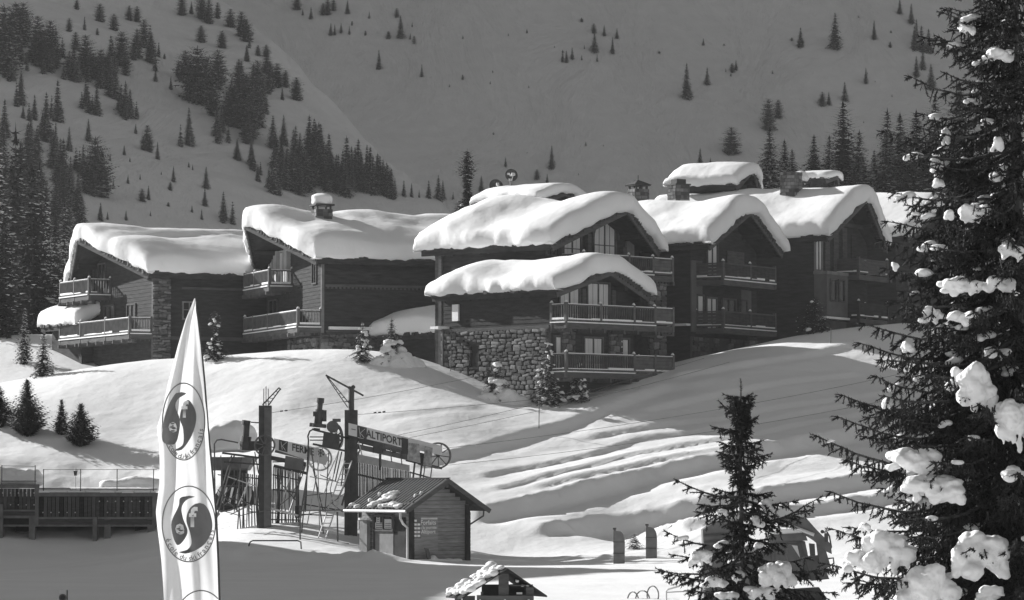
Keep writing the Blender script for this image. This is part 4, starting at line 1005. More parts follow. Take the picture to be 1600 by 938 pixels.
    T2 = np.concatenate(q).reshape(-1, 3); V = np.vstack([T, T2])
    mesh_np('needles', V, np.arange(len(V)).reshape(-1, 3), 'needle', t, kind='stuff'); print('needle tris', len(V) // 3)
    # small snow tufts on the boughs
    L_ = []
    for k in range(nsnow):
        pts, d, sd = rng.choice(tips)
        if hang < 2 and pts[0].z > .62 * Ht: continue
        i = rng.randrange(len(pts) // 3, len(pts) - 1); c = pts[i] + sd * rng.uniform(-.15, .15) + Vector((0, 0, .02)); q = rng.uniform(.035, .095)
        L_.append((c, (q * 1.3, q, q * .6)))
        if rng.random() < .6: L_.append((c + d * q * 1.2 - Vector((0, 0, q * .4)), (q, q * .8, q * .6)))
    if L_: blob('snow_tufts', L_, t, .02, seed, kind='stuff', disp=.03)
    for k, (cx, cy, w_, h_, dy) in enumerate(clumps):
        c = P(cx, cy, Y + dy) - base; a = w_ / F * Y / 2; b = h_ / F * Y / 2; L_ = []; n = int(9 + w_ / 7)
        for j in range(n):
            u = rng.uniform(-.72, .72); v = rng.uniform(-.6, .5) - .5 * abs(u); s = rng.uniform(.2, .42)
            L_.append((c + Vector((u * a, rng.uniform(-.35, .35) * a, v * b * .9)), (a * s, a * s * .9, b * s * 1.0)))
        L_.append((c, (a * .62, a * .5, b * .48))); L_.append((c + Vector((-.3 * a, -.05, b * .15)), (a * .42, a * .4, b * .42)))
        for j in range(int(w_ / 16)):
            u = rng.uniform(-.8, .8); L_.append((c + Vector((u * a, -.1 * a, -b * rng.uniform(.6, .95))), (a * .16, a * .14, b * .3)))
        blob('snow_clump', L_, t, max(.016, a * .05), seed + k, disp=.10)
        if dy < .7: grow((0, 0, min(Ht * .98, c.z + .25 * c.xy.length)), c + Vector((-a * .5, 0, -b * .6)), .03, .3); 
    return t
def Ls(f): return .95 * (1 - f) ** .75 * (1.0 if f < .55 else 1.25 - .5 * f) + .05
near_spruce('young spruce in the foreground with a bare leader and snow pads low down', 1157, 50, P(1157, 612, 50).z, -3.4, lambda f: (1.5 * (1 - f) ** 1.4 + .08) * (1.0 + .7 * math.sin(f * 40) * (1 if f > .45 else .2)), 120, 5,
            custom=[(1062, 752, -.3, -.25, .22), (1047, 833, -.3, -.2, .3), (1034, 893, -.2, -.1, .35), (1276, 780, .2, -.35, .3), (1200, 776, .3, -.4, .2), (1260, 800, 0, -.1, .4), (1120, 668, 0, -.1, .12), (1178, 655, 0, -.35, .1), (1130, 634, 0, -.8, .04), (1174, 628, 0, -.8, .04),
                    (1290, 890, -.2, .1, .5), (1300, 925, -.3, .2, .5), (1080, 925, -.3, .1, .4), (1100, 790, 0, .1, .3), (1220, 850, -.1, .25, .4)],
            clumps=[(1093, 868, 44, 34, -.5), (1115, 906, 46, 24, -.6), (1215, 893, 62, 52, -.6), (1154, 900, 26, 22, -.4), (1180, 812, 24, 26, -.3), (1128, 800, 18, 12, -.3), (1199, 786, 30, 24, -.1), (1185, 852, 20, 18, -.4), (1190, 925, 46, 28, -.5), (1135, 930, 40, 20, -.5)],
            dens=190, trunk_r=.05, lead=.17, nsnow=46)
near_spruce('big snow-laden spruce filling the right edge of the picture', 1588, 46, P(1588, -330, 46).z, -3.4, lambda f: 2.5 * (1 - f) ** .72 + .15, 400, 9,
            custom=[(1278, 682, -.4, .0, .5), (1312, 652, .1, .05, .5), (1318, 618, .3, .05, .5), (1344, 536, .1, .1, .5), (1352, 506, .2, .1, .45), (1385, 420, .1, .1, .5), (1388, 345, .2, .15, .5), (1410, 235, .1, .0, .4), (1424, 120, 0, -.05, .35), (1383, 205, .5, .1, .4), (1470, 60, .2, -.2, .3), (1480, 15, .1, -.1, .3),
                    (1300, 770, .1, .1, .45), (1326, 720, -.2, .15, .55), (1302, 826, -.6, .1, .35), (1290, 880, -.2, .15, .6), (1340, 905, .2, .2, .6), (1400, 300, -.1, .2, .55), (1440, 380, -.4, .2, .55), (1400, 470, -.3, .15, .6), (1420, 560, -.5, .2, .6), (1370, 590, -.3, .1, .55), (1400, 640, -.6, .2, .6), (1380, 690, -.5, .2, .6),
                    (1450, 260, -.5, .1, .5), (1500, 150, -.6, .0, .5), (1520, 90, -.4, -.1, .4), (1540, 20, -.3, -.2, .4), (1460, 820, -.7, .3, .6), (1400, 800, -.4, .25, .6), (1500, 480, -.8, .3, .6), (1510, 340, -.8, .2, .6), (1490, 700, -.9, .3, .6), (1530, 600, -1, .4, .6), (1540, 420, -1, .3, .6), (1550, 250, -.8, .2, .6), (1560, 800, -1.1, .5, .6)],
            clumps=[(1528, 596, 66, 84, -1.2), (1498, 588, 40, 44, -1.0), (1425, 713, 96, 48, -.9), (1460, 757, 108, 56, -1.0), (1388, 850, 84, 74, -.9), (1342, 872, 62, 44, -.8), (1452, 912, 110, 90, -1.2), (1532, 858, 104, 96, -1.3), (1585, 650, 60, 92, -1.4), (1522, 330, 54, 36, -.9), (1484, 335, 20, 18, -.7), (1500, 443, 74, 34, -.9),
                    (1560, 440, 50, 30, -1), (1455, 488, 46, 34, -.6), (1495, 495, 46, 26, -.9), (1398, 414, 18, 22, -.3), (1558, 222, 22, 32, -.8), (1560, 84, 52, 22, -.7), (1510, 44, 30, 22, -.4), (1462, 255, 24, 20, -.4), (1468, 285, 28, 20, -.5), (1420, 540, 26, 22, -.4), (1390, 628, 28, 24, -.6), (1585, 735, 40, 26, -1.3), (1350, 822, 24, 18, -.8), (1478, 210, 26, 34, -.3), (1580, 390, 40, 36, -1.1), (1430, 335, 20, 14, -.3), (1545, 190, 30, 12, -.7), (1550, 925, 60, 30, -1.2)],
            dens=130, trunk_r=.16, maxright=.35, nsnow=260, lead=.4, zvis=1.2, hang=4, csag=.15)

# ------------------------------------------------------------------ lettering
def text_mesh(body, bold=0.0):
    c = bpy.data.curves.new('t', 'FONT'); c.body = body; c.size = 1; c.resolution_u = 2; c.offset = bold
    o = bpy.data.objects.new('t', c); COL.objects.link(o); dg = bpy.context.evaluated_depsgraph_get(); dg.update()
    me = bpy.data.meshes.new_from_object(o.evaluated_get(dg)); bpy.data.objects.remove(o); bpy.data.curves.remove(c); return me
def letter_on(name, parent, body, fn, matname, bold=0.0, center=True):
    """fn(x, y) in text units -> point"""
    me = text_mesh(body, bold)
    xs = [v.co.x for v in me.vertices]; x0 = (min(xs) + max(xs)) / 2 if center and xs else 0
    for v in me.vertices: v.co = fn(v.co.x - x0, v.co.y)
    me.materials.clear(); me.materials.append(M[matname]); return link(name, me, parent)

# ------------------------------------------------------------------ feather flag
YF = 54.0
FE = [(466.5, 303.5, 305), (500, 290, 309), (540, 278, 314), (567, 271, 316), (600, 262, 319.5), (640, 254, 322.5), (668, 245, 324.5), (680, 246, 326), (700, 249, 328), (730, 249.5, 330.5), (758, 249, 332.5), (780, 246, 335), (800, 243.5, 337), (827, 246, 338.5), (850, 249, 339.5), (875, 252, 340.5), (910, 254.5, 341.5), (938, 256, 342.5), (1000, 259, 344), (1060, 262, 345)]
fy = np.array([a for a, b, c in FE]); fl_ = np.array([b for a, b, c in FE]); fr_ = np.array([c for a, b, c in FE])
def flag_pt(px, py, off=0.0):
    l = float(np.interp(py, fy, fl_)); r = float(np.interp(py, fy, fr_)); u = (px - l) / max(1, r - l); w_ = (r - l) / 95
    ph = (py - 466) / 470
    d = .055 * w_ * (math.sin(u * 11 + ph * 2.2) + .55 * math.sin(u * 21 - ph * 4 + 1)) + .03 * math.sin(u * 5 + py / 60) + .10 * math.exp(-((px - l - 6) / 7) ** 2) * w_ + .06 * math.sin(py / 45 + u * 3) * w_
    d += .09 * w_ * math.tanh((u - .42 - .1 * math.sin(py / 70)) * 6)
    return P(px, py, YF + d - off)
fb = P(342, 469, YF); fb.z = -3.55
flag = thing('feather_flag', 'tall pale feather banner with round ski school emblems in the foreground', 'flag', fb)
V = []; Q = []; nu_, nv_ = 36, 150
for j in range(nv_ + 1):
    py = 466.5 + (1060 - 466.5) * j / nv_; l = float(np.interp(py, fy, fl_)); r = float(np.interp(py, fy, fr_))
    for i in range(nu_ + 1): V.append(tuple(flag_pt(l + (r - l) * i / nu_, py) - fb))
for j in range(nv_):
    for i in range(nu_): a = j * (nu_ + 1) + i; Q.append((a, a + 1, a + nu_ + 2, a + nu_ + 1))
mesh_np('banner', V, Q, 'flag', flag, smooth=True)
m = MB(); m.tube([P(x + .6, y, YF + .03) - fb for x, y in [(304, 467), (309, 500), (314, 540), (319.5, 600), (324.5, 668), (330.5, 730), (337, 800), (340.5, 875), (342.5, 938), (345, 1060)]] + [Vector((.1, 0, -.3))], .013, 6, .02); m.build('pole', 'metal_dark', flag)
def fill_shape(mb, poly, off=.012, st=1.6):
    ys = [p[1] for p in poly]; y = min(ys); n = len(poly)
    def spans(yy):
        xs = []
        for i in range(n):
            (x0, y0), (x1, y1) = poly[i], poly[(i + 1) % n]
            if (y0 <= yy) != (y1 <= yy): xs.append(x0 + (yy - y0) / (y1 - y0) * (x1 - x0))
        return sorted(xs)
    while y < max(ys):
        y1 = min(y + st, max(ys)); a = spans(y + 1e-3); b = spans(y1 - 1e-3)
        if len(a) == len(b):
            for k in range(0, len(a) - 1, 2):
                ns = max(1, int(max(a[k + 1] - a[k], b[k + 1] - b[k]) / 2))
                for s in range(ns):
                    q = [(a[k] + (a[k + 1] - a[k]) * s / ns, y), (a[k] + (a[k + 1] - a[k]) * (s + 1) / ns, y), (b[k] + (b[k + 1] - b[k]) * (s + 1) / ns, y1), (b[k] + (b[k + 1] - b[k]) * s / ns, y1)]
                    mb.add([flag_pt(x_, y_, off) - fb for x_, y_ in q], [(0, 1, 2, 3)])
        y = y1
def cr(pts, n=6):
    out = []; k = len(pts)
    for i in range(k):
        p0, p1, p2, p3 = pts[i - 1], pts[i], pts[(i + 1) % k], pts[(i + 2) % k]
        for j in range(n):
            t = j / n; out.append(tuple(.5 * (2 * p1[c] + (p2[c] - p0[c]) * t + (2 * p0[c] - 5 * p1[c] + 4 * p2[c] - p3[c]) * t * t + (3 * p1[c] - p0[c] - 3 * p2[c] + p3[c]) * t ** 3) for c in (0, 1)))
    return out
def emblem(cx, cy, rx, ry, left, right, e, f, a0, a1):
    m = MB()
    n = 90
    for i in range(n):
        q = []
        for a, k in ((2 * PI * i / n, 1), (2 * PI * (i + 1) / n, 1), (2 * PI * (i + 1) / n, 0), (2 * PI * i / n, 0)):
            q.append((cx + (rx - 1.9 * (1 - k)) * math.cos(a), cy - (ry - 1.9 * (1 - k)) * math.sin(a)))
        if all(float(np.interp(y, fy, fl_)) < x < float(np.interp(y, fy, fr_)) + .4 for x, y in q): m.add([flag_pt(x, y, .012) - fb for x, y in q], [(0, 1, 2, 3)])
    m.build('emblem_ring', 'print', flag)
    for s in (left, right): m = MB(); fill_shape(m, cr(s)); m.build('emblem_leaf', 'print', flag)
    for ch, (x, y, s) in (('e', e), ('f', f)):
        letter_on('emblem_letter', flag, ch, lambda a, b: flag_pt(x + a * s * 1.15, y - (b - .25) * s * 1.25, .022) - fb, 'white', .03)
    txt = 'école du ski français'; wds = {' ': .32, 'i': .26, 'l': .26, 'f': .34, 'r': .38, 's': .48, 'c': .52, 'ç': .52, 'k': .5}
    tot = sum(wds.get(c, .56) for c in txt); acc = 0
    for c in txt:
        w_ = wds.get(c, .56); t = (acc + w_ / 2) / tot; acc += w_
        if c == ' ': continue
        a = a0 + (a1 - a0) * t; bx, by = cx + (rx - 2.6) * math.cos(a), cy - (ry - 2.6) * math.sin(a)
        tx, ty = -(rx) * math.sin(a), -(ry) * math.cos(a); l = math.hypot(tx, ty); tx /= l; ty /= l
        nx, ny = -(bx - cx) / rx ** 2, -(by - cy) / ry ** 2; l = math.hypot(nx, ny); nx /= l; ny /= l; s = 11.5
        letter_on('lettering', flag, c, lambda p, q: flag_pt(bx + (tx * p + nx * q) * s, by + (ty * p + ny * q) * s, .02) - fb, 'print', .012)
L1 = [(305.5, 776), (291, 775), (281, 779), (279, 791), (267.5, 820), (277, 852), (293, 833), (286, 810), (284, 793), (292, 781)]
R1 = [(310, 786), (297, 794), (291, 812), (297, 833), (299, 850), (291, 860), (278, 862), (293, 865), (318, 852), (331, 829), (330, 808), (322, 791)]
emblem(295, 819, 42.5, 60, L1, R1, (281, 826, 26), (302, 812, 34), R(203), R(352))
L2 = [(291, 615), (282, 613), (272, 618), (259, 645), (253, 682), (259, 694), (274, 693), (280, 674), (281, 655), (274, 636), (278, 624)]
R2 = [(294, 625), (284, 638), (281, 655), (286, 670), (286, 694), (274, 703), (284, 703), (298, 684), (306, 660), (305, 641)]
emblem(287, 659, 34, 61, L2, R2, (270, 667, 24), (289, 643, 28), R(212), R(350))
emblem(314, 983, 44, 61, [(x + 19, y + 164) for x, y in L1], [(x + 19, y + 164) for x, y in R1], (300, 990, 26), (321, 976, 34), R(203), R(340))

# ------------------------------------------------------------------ lifts
def at(root, Y):
    o = root.location
    return lambda px, py, dy=0.0: P(px, py, Y + dy) - o
def wheel(parent, c, axis, r, spokes, name='wheel', mt='metal_mid', w_=.16):
    m = MB(); m.ring(c, axis, r, r * .13, w_, 30); o = m.build(name, mt, parent)
    m = MB(); m.cyl(c, axis, r * .14, w_ * 1.3, 12); m.build('hub', 'metal_dark', o)
    ax = Vector(axis).normalized(); a = ax.orthogonal().normalized(); b = ax.cross(a)
    for i in range(spokes):
        d = a * math.cos(2 * PI * (i + .3) / spokes) + b * math.sin(2 * PI * (i + .3) / spokes); m = MB(); m.beam(Vector(c), Vector(c) + d * r * .9, .05, .05); m.build('spoke', mt, o)
    return o
def emblem_panel(A, parent, p0, p1, hgt, dy):
    """dark square with a pale skier-like stroke mark"""
    m = MB(); a, b = A(*p0, dy), A(*p1, dy); h_ = Vector((0, 0, hgt)); m.prism([a, b, b - h_, a - h_], (0, .02, 0)); o = m.build('emblem_panel', 'ink', parent)
    w_ = (b - a); q = MB(); f = lambda u, v: a + w_ * u - h_ * v + Vector((0, -.012, 0))
    for s in (((.28, .2), (.38, .82)), ((.36, .52), (.85, .1)), ((.36, .52), (.7, .85)), ((.2, .84), (.75, .9))): q.beam(f(*s[0]), f(*s[1]), .02, .05, up=(0, 1, 0))
    q.build('emblem_mark', 'white', o)

# --- lift one, ALTIPORT
YA = 181.0; b0 = P(549, 469, YA); b0.z = h1(b0.x, b0.y) - .1
la = thing('drag_lift_station', 'right-hand drag lift station with the ALTIPORT sign, spoked wheel and ladder', 'ski lift', b0)
A = at(la, YA)
m = MB(); a = A(549, 641); m.box(-.31, -.06, -.3, .3, 0, a.z); m.box(.1, .32, -.3, .3, 0, a.z); m.box(-.1, .12, -.22, .22, 0, a.z - .01); m.build('mast', 'metal_dark', la)
m = MB(); m.tube([A(549, 644), A(549, 604)], .15, 10); m.build('mast_top', 'metal_dark', la)
m = MB(); m.beam(A(509, 586.5), A(568, 618.5), .09, .09); m.build('crane_arm', 'metal_dark', la)
for dx in (0, 4.5):
    m = MB(); m.beam(A(510.5 + dx * .3, 589), A(543.5 + dx * 1.1, 634 + (0 if dx else 3)), .045, .045); m.build('crane_brace', 'metal_dark', la)
m = MB()
for i in range(1, 7): t = i / 7; m.beam(A(511 + 33 * t, 589 + 46 * t), A(512 + 38 * t, 589 + 44 * t), .035, .035)
m.cyl(A(552, 605), (0, 1, 0), .1, .2, 10); m.cyl(A(546, 606), (0, 1, 0), .08, .2, 10); m.build('crane_rungs', 'metal_dark', la)
def tilt_strip(A, pts, dy, th, name, mt, parent):
    m = MB(); m.prism([A(x, y, dy) for x, y in pts], (0, th, 0)); return m.build(name, mt, parent)
sg = tilt_strip(A, [(544.5, 661), (691, 697), (691, 712), (620, 697), (544.5, 680)], -.55, .05, 'sign_board', 'white', la)
tilt_strip(A, [(558, 665), (573, 668.6), (573, 687.5), (558, 684)], -.57, .015, 'sign_emblem', 'ink', sg)
q = MB()
for s in (((561, 668), (563, 683)), ((563, 677), (571, 670)), ((563, 677), (569, 684)), ((559, 684), (568, 685.5))): q.beam(A(*s[0], -.59), A(*s[1], -.59), .02, .045, up=(0, 1, 0))
q.build('sign_mark', 'white', sg)
def sign_text(body, xc, yc, size, slope, dy, parent, mt='ink', bold=.02, A=A, sx=1.0):
    ca, sa = math.cos(slope), math.sin(slope)
    letter_on('lettering', parent, body, lambda p, q: A(xc, yc, dy) + Vector(((p * ca * sx + q * .0) * size, 0, (-p * sa * sx + (q - .35)) * size)), mt, bold)
sign_text('ALTIPORT', 600.0, 684.0, 16.5 / 31.4, R(14.3), -.57, sg, sx=.76)
q = MB(); q.beam(A(549, 670.5, -.58), A(556, 672, -.58), .02, .03); q.build('sign_line', 'ink', sg)
tilt_strip(A, [(627.5, 684), (637.5, 686), (637.5, 709), (627.5, 706)], -.6, .06, 'dark_panel', 'metal_dark', la)
tilt_strip(A, [(639, 692), (655, 694), (657, 724), (636, 719)], -.72, .5, 'side_cover', 'rust', la)
tilt_strip(A, [(664, 697), (676, 700), (674, 729), (661, 727)], -.72, .5, 'side_cover', 'rust', la)
tilt_strip(A, [(655, 707), (664, 709), (662, 729), (653, 726)], -.5, .4, 'gear_housing', 'metal_dark', la)
wheel(la, A(684.5, 712, -.3), (.12, 1, .05), .66, 9)
for (p, q_, w_, h_, mt) in [((546, 684), (640, 707), .3, .3, 'metal_dark'), ((550, 696), (640, 716), .24, .26, 'metal_mid'), ((634, 719), (691, 732), .2, .12, 'metal_dark'), ((553, 688), (634, 710), .05, .05, 'metal_mid')]:
    m = MB(); m.beam(A(*p), A(*q_), w_, h_); m.build('beam', mt, la)
for (x, y) in ((572, 690), (586, 698), (596, 697), (616, 704), (600, 700)):
    m = MB(); m.box(*[v for a_, b_ in zip(A(x, y), (.1, .2, .14)) for v in (a_ - b_, a_ + b_)]); m.build('bracket', 'metal_dark', la)
m = MB(); m.box(*[v for a_, b_ in zip(A(591, 699), (.26, .28, .28)) for v in (a_ - b_, a_ + b_)]); m.build('gear_box', 'metal_dark', la)
m = MB(); m.tube([A(594, 704), A(594, 735)], .07, 6); m.build('strut', 'metal_dark', la)
# motor end
m = MB(); m.prism([A(506, 674, -.4), A(530, 679, -.4), (A(530, 704, -.4)), A(503, 698, -.4)], (0, .8, 0)); m.build('motor_box', 'metal_dark', la)
m = MB(); m.beam(A(488, 671), A(548, 686), .6, .1); m.beam(A(489, 694), A(546, 706), .5, .1); m.build('platform', 'metal_dark', la)
m = MB()
for (y0, y1, r_) in ((622, 630, .19), (630, 640, .14), (640, 662, .2), (662, 668, .42)): m.tube([A(501 - (y0 - 622) * .1, y0), A(501 - (y1 - 622) * .1, y1)], r_, 12)
m.box(*[v for a_, b_ in zip(A(507, 650), (.1, .14, .28)) for v in (a_ - b_, a_ + b_)]); m.box(*[v for a_, b_ in zip(A(491.5, 647), (.07, .12, .12)) for v in (a_ - b_, a_ + b_)])
m.build('motor', 'metal_dark', la)
m = MB(); m.cyl(A(520, 667), (0, 1, 0), .3, .5, 16); m.box(*[v for a_, b_ in zip(A(526, 657), (.2, .1, .08)) for v in (a_ - b_, a_ + b_)]); m.build('brake_drum', 'metal_mid', la)
wheel(la, A(526, 682, .25), (.85, .5, .1), .62, 7, w_=.12)
for (x0, y0, x1, y1) in ((484, 700, 469, 856), (486, 700, 508, 852), (529, 706, 522, 740), (534, 706, 524, 752), (540, 706, 533, 760)):
    m = MB(); m.tube([A(x0, y0), A(x1, y1, -.2)], .035, 5); m.build('leg', 'metal_mid', la)
m = MB(); m.tube([A(482, 688), A(481, 682), A(484, 674), A(491, 670), A(500, 671)], .045, 6); m.tube([A(482, 688), A(478, 780), A(477, 800)], .04, 5); m.tube([A(484, 688), A(510, 688)], .03, 5); m.tube([A(484, 683), A(508, 683)], .03, 5); m.build('guard_rail', 'metal_dark', la)
# ladder
for dx in (0, 12):
    m = MB(); m.tube([A(539 + dx * .9, 720, -.8), A(492 + dx, 856, -1.4)], .035, 5); m.build('ladder_rail', 'metal_light', la)
m = MB()
for i in range(16): t = (i + .5) / 16; m = MB(); m.tube([A(539 - 47 * t, 720 + 136 * t, -.8 - .6 * t), A(539 - 47 * t + 11, 720 + 136 * t, -.8 - .6 * t)], .02, 4); m.build('ladder_rung', 'metal_light', la)
m = MB(); m.tube([A(568, 690, .3), A(528, 780, .3)], .05, 5); m.tube([A(556, 712, .2), A(534, 790, .2)], .05, 5); m.build('brace', 'metal_mid', la)
# rack of hanging drag poles
tilt_strip(A, [(556, 709), (640, 727), (640, 737), (556, 722)], .5, .05, 'number_strip', 'metal_light', la)
rr = random.Random(4)
for i in range(34):
    x = 556.5 + 84.5 * i / 33; y0 = 722 + (x - 556) * .18; m = MB(); e = rr.uniform(-.5, .5); m.tube([A(x, y0, .6), A(x + e, 800 + rr.uniform(-4, 30), .6)], .036, 5); m.build('drag_pole', rr.choice(['metal_dark', 'metal_light', 'metal_dark', 'metal_mid']), la)
m = MB(); m.beam(A(552, 740, .7), A(640, 760, .7), .08, .1); m.beam(A(552, 775, .7), A(612, 790, .7), .08, .1); m.build('rack_rail', 'metal_dark', la)
for x in (647, 658, 663, 674):
    m = MB(); m.tube([A(x + 1, 724 + (x - 647) * .2), A(x - 2, 752)], .05 if x in (647, 658) else .03, 5); m.build('leg', 'metal_dark', la)
m = MB(); m.tube([A(640, 738), A(690, 752)], .04, 5); m.build('rack_brace', 'metal_dark', la)

# --- lift two, FERME
YB = 182.5; b0 = P(415.5, 469, YB); b0.z = h1(b0.x, b0.y) - .1
lb = thing('drag_lift_station', 'left-hand drag lift station with the FERME sign and a wheel in front of its mast', 'ski lift', b0)
A = at(lb, YB)
a = A(415, 634); m = MB(); m.box(-.32, -.06, -.28, .28, 0, a.z); m.box(-.06, .3, -.3, .3, 0, a.z); m.build('mast', 'metal_dark', lb)
m = MB(); m.box(-.04, .3, -.32, -.3, .0, a.z - .1); m.build('mast_plate', 'metal_mid', lb)
for x in (412, 415.5, 419):
    m = MB(); m.tube([A(x, 634), A(x, 604 + abs(x - 415.5))], .035, 5); m.build('antenna', 'metal_light', lb)
for s in ((410, 633, 436, 606), (420, 633, 438, 608), (436, 606, 439, 609)):
    m = MB(); m.beam(A(*s[:2]), A(*s[2:]), .06, .06); m.build('crane_arm', 'metal_dark', lb)
m = MB()
for i in range(1, 5): t = i / 5; m.beam(A(410 + 26 * t, 633 - 27 * t), A(420 + 18 * t, 633 - 25 * t), .03, .03)
m.build('crane_rungs', 'metal_dark', lb)
wheel(lb, A(413.5, 696, -.75), (.1, 1, 0), .53, 8)
sg = tilt_strip(A, [(428, 685), (432, 686), (504, 702), (513, 716), (509, 727), (490, 722), (430, 703)], -.55, .05, 'sign_board', 'white', lb)
tilt_strip(A, [(436, 687), (450, 690), (449, 707), (435.5, 703.5)], -.57, .015, 'sign_emblem', 'ink', sg)
q = MB()
for s in (((439, 690), (441, 703)), ((441, 697), (448, 691)), ((441, 697), (446, 704))): q.beam(A(*s[0], -.59), A(*s[1], -.59), .02, .045, up=(0, 1, 0))
q.build('sign_mark', 'white', sg)
sign_text('FERME', 473.5, 702.6, 15.5 / 31.2, R(13), -.57, sg, A=A, sx=.80)
wheel(lb, A(500, 717, -.3), (.1, 1, 0), .62, 8, mt='metal_light')
q = MB(); c = A(501, 708, -.58)
for k in range(3):
    d = Vector((math.cos(k * PI / 3 + .5), 0, math.sin(k * PI / 3 + .5))) * .2; q.beam(c - d, c + d, .02, .035, up=(0, 1, 0))
    for s in (-1, 1):
        for e in (-.5, .5): t_ = Vector((math.cos(k * PI / 3 + .5 + e), 0, math.sin(k * PI / 3 + .5 + e))) * .09 * s; q.beam(c + d * .55 * s, c + d * .55 * s + t_, .02, .03, up=(0, 1, 0))
q.build('snowflake_mark', 'ink', sg)
for (p, q_, w_, h_, mt) in [((404, 712), (478, 726), .3, .22, 'metal_dark'), ((430, 704), (492, 719), .25, .2, 'metal_mid'), ((428, 728), (480, 740), .2, .14, 'metal_dark')]:
    m = MB(); m.beam(A(*p), A(*q_), w_, h_); m.build('beam', mt, lb)
m = MB(); m.prism([A(446, 712, -.4), A(474, 718, -.4), A(474, 736, -.4), A(444, 731, -.4)], (0, .8, 0)); m.build('gear_box', 'metal_mid', lb)
m = MB()
for (y0, y1, r_) in ((657, 664, .22), (664, 682, .17), (682, 690, .26), (690, 704, .34)): m.tube([A(385, y0), A(384, y1)], r_, 12)
m.box(*[v for a_, b_ in zip(A(398, 697), (.25, .25, .24)) for v in (a_ - b_, a_ + b_)]); m.build('motor', 'metal_dark', lb)
m = MB(); m.beam(A(348, 708), A(408, 716), .8, .1); m.beam(A(350, 722), A(408, 726), .4, .08); m.build('platform', 'metal_dark', lb)
m = MB(); m.tube([A(336, 790), A(335, 694), A(339, 688), A(346, 687), A(372, 692)], .04, 6); m.build('guard_rail', 'metal_mid', lb)
m = MB(); m.tube([A(392, 660, .0), A(408, 661)], .03, 5); m.build('rod', 'metal_dark', lb)
for (x0, y0, x1, y1) in ((362, 712, 336, 800), (366, 712, 338, 812), (377, 716, 370, 800), (396, 716, 404, 850), (478, 726, 452, 800), (482, 728, 466, 830), (440, 730, 432, 800), (474, 700, 463, 790)):
    m = MB(); m.tube([A(x0, y0), A(x1, y1, -.2)], .04, 5); m.build('leg', 'metal_mid', lb)
for x0, x1, y0, n in ((428, 466, 728, 17), (372, 404, 738, 11)):
    for i in range(n):
        x = x0 + (x1 - x0) * i / (n - 1); m = MB(); m.tube([A(x, y0 + (x - x0) * .15, .6), A(x + rr.uniform(-2, 2), 790, .6), A(x + rr.uniform(-3, 3), 846 + rr.uniform(-6, 2), .5)], .034, 5); m.build('drag_pole', rr.choice(['metal_light', 'metal_mid', 'metal_light', 'metal_dark']), lb)
m = MB()
for (x0, y0, x1, y1) in ((426, 742, 466, 750), (426, 765, 464, 770), (340, 742, 404, 748), (345, 775, 404, 790), (390, 800, 520, 806), (424, 812, 470, 813), (474, 788, 560, 802)): m.beam(A(x0, y0, .4), A(x1, y1, .4), .05, .06)
m.build('rack_rail', 'metal_dark', lb)
m = MB(); m.beam(A(424, 795, -.8), A(466, 806, -.8), .3, .1); m.build('bench_board', 'metal_light', lb)
m = MB(); m.box(*[v for a_, b_ in zip(A(466, 800, -.6), (.16, .14, .3)) for v in (a_ - b_, a_ + b_)]); m.build('control_box', 'metal_dark', lb)
for pts in ([(404, 800), (430, 796), (455, 775), (470, 745)], [(340, 796), (375, 806), (400, 800)], [(500, 742), (530, 755), (548, 752)], [(522, 740), (516, 765), (520, 788), (535, 800), (548, 798)], [(470, 806), (500, 800), (540, 770)], [(350, 790), (372, 770), (395, 800)]):
    m = MB(); m.tube([A(x, y, -.5) for x, y in pts], .022, 5); m.build('hanging_cable', 'cable', lb)
hb = thing('barrier_hoop', 'low bent pipe barrier standing in the snow bank before the lifts', 'barrier', P(430, 860, 176)); A = at(hb, 176)
m = MB(); m.tube([A(389, 868), A(389, 852), A(391, 847), A(395, 845), A(465, 845), A(470, 847), A(471, 862)], .035, 7); m.build('pipe', 'metal_dark', hb)
for i, (x0, y0, x1, y1, lb_) in enumerate([(469, 790, 469, 862, 'thin post holding the rail between the two lifts'), (527, 800, 528, 855, 'thin post next to the ladder foot')]):
    o = MB(); p = P(x0, y0, 179); p2 = P(x1, y1, 179); o.tube([p - p2, (0, 0, -.3)], .045, 6); q = o.build('rail_post', 'metal_mid', None, p2); tag(q, lb_, 'post')
p = P(420, 790, 178.6); q = thing('barrier', 'double pipe rail running from the left lift to the ladder', 'barrier', p)
for a_, b_ in (((470, 798), (556, 797)), ((470, 851), (545, 850))): rl = MB(); rl.tube([P(*a_, 178.6) - p, P(*b_, 178.6) - p], .033, 5); rl.build('barrier_rail', 'metal_mid', q)

for root_, Y_, segs in ((la, YA, ((496, 700, 500, 850), (514, 705, 508, 800), (484, 745, 522, 752), (476, 775, 520, 770), (556, 718, 540, 790), (536, 690, 512, 745), (516, 745, 500, 790), (505, 690, 530, 700), (560, 690, 566, 712), (610, 702, 612, 722), (626, 706, 628, 726))),
                        (lb, YB, ((345, 712, 350, 800), (356, 745, 400, 760), (350, 775, 372, 745), (392, 745, 372, 790), (340, 765, 372, 800), (430, 745, 462, 782), (456, 735, 440, 790), (488, 728, 505, 800), (495, 742, 478, 830), (426, 722, 448, 722), (398, 706, 404, 740), (372, 735, 366, 800)))):
    A_ = at(root_, Y_)
    for x0, y0, x1, y1 in segs: m = MB(); m.tube([A_(x0, y0, -.2), A_(x1, y1, -.1)], .028, 5); m.build('strut', random.Random(x0).choice(['metal_dark', 'metal_mid', 'metal_light']), root_)
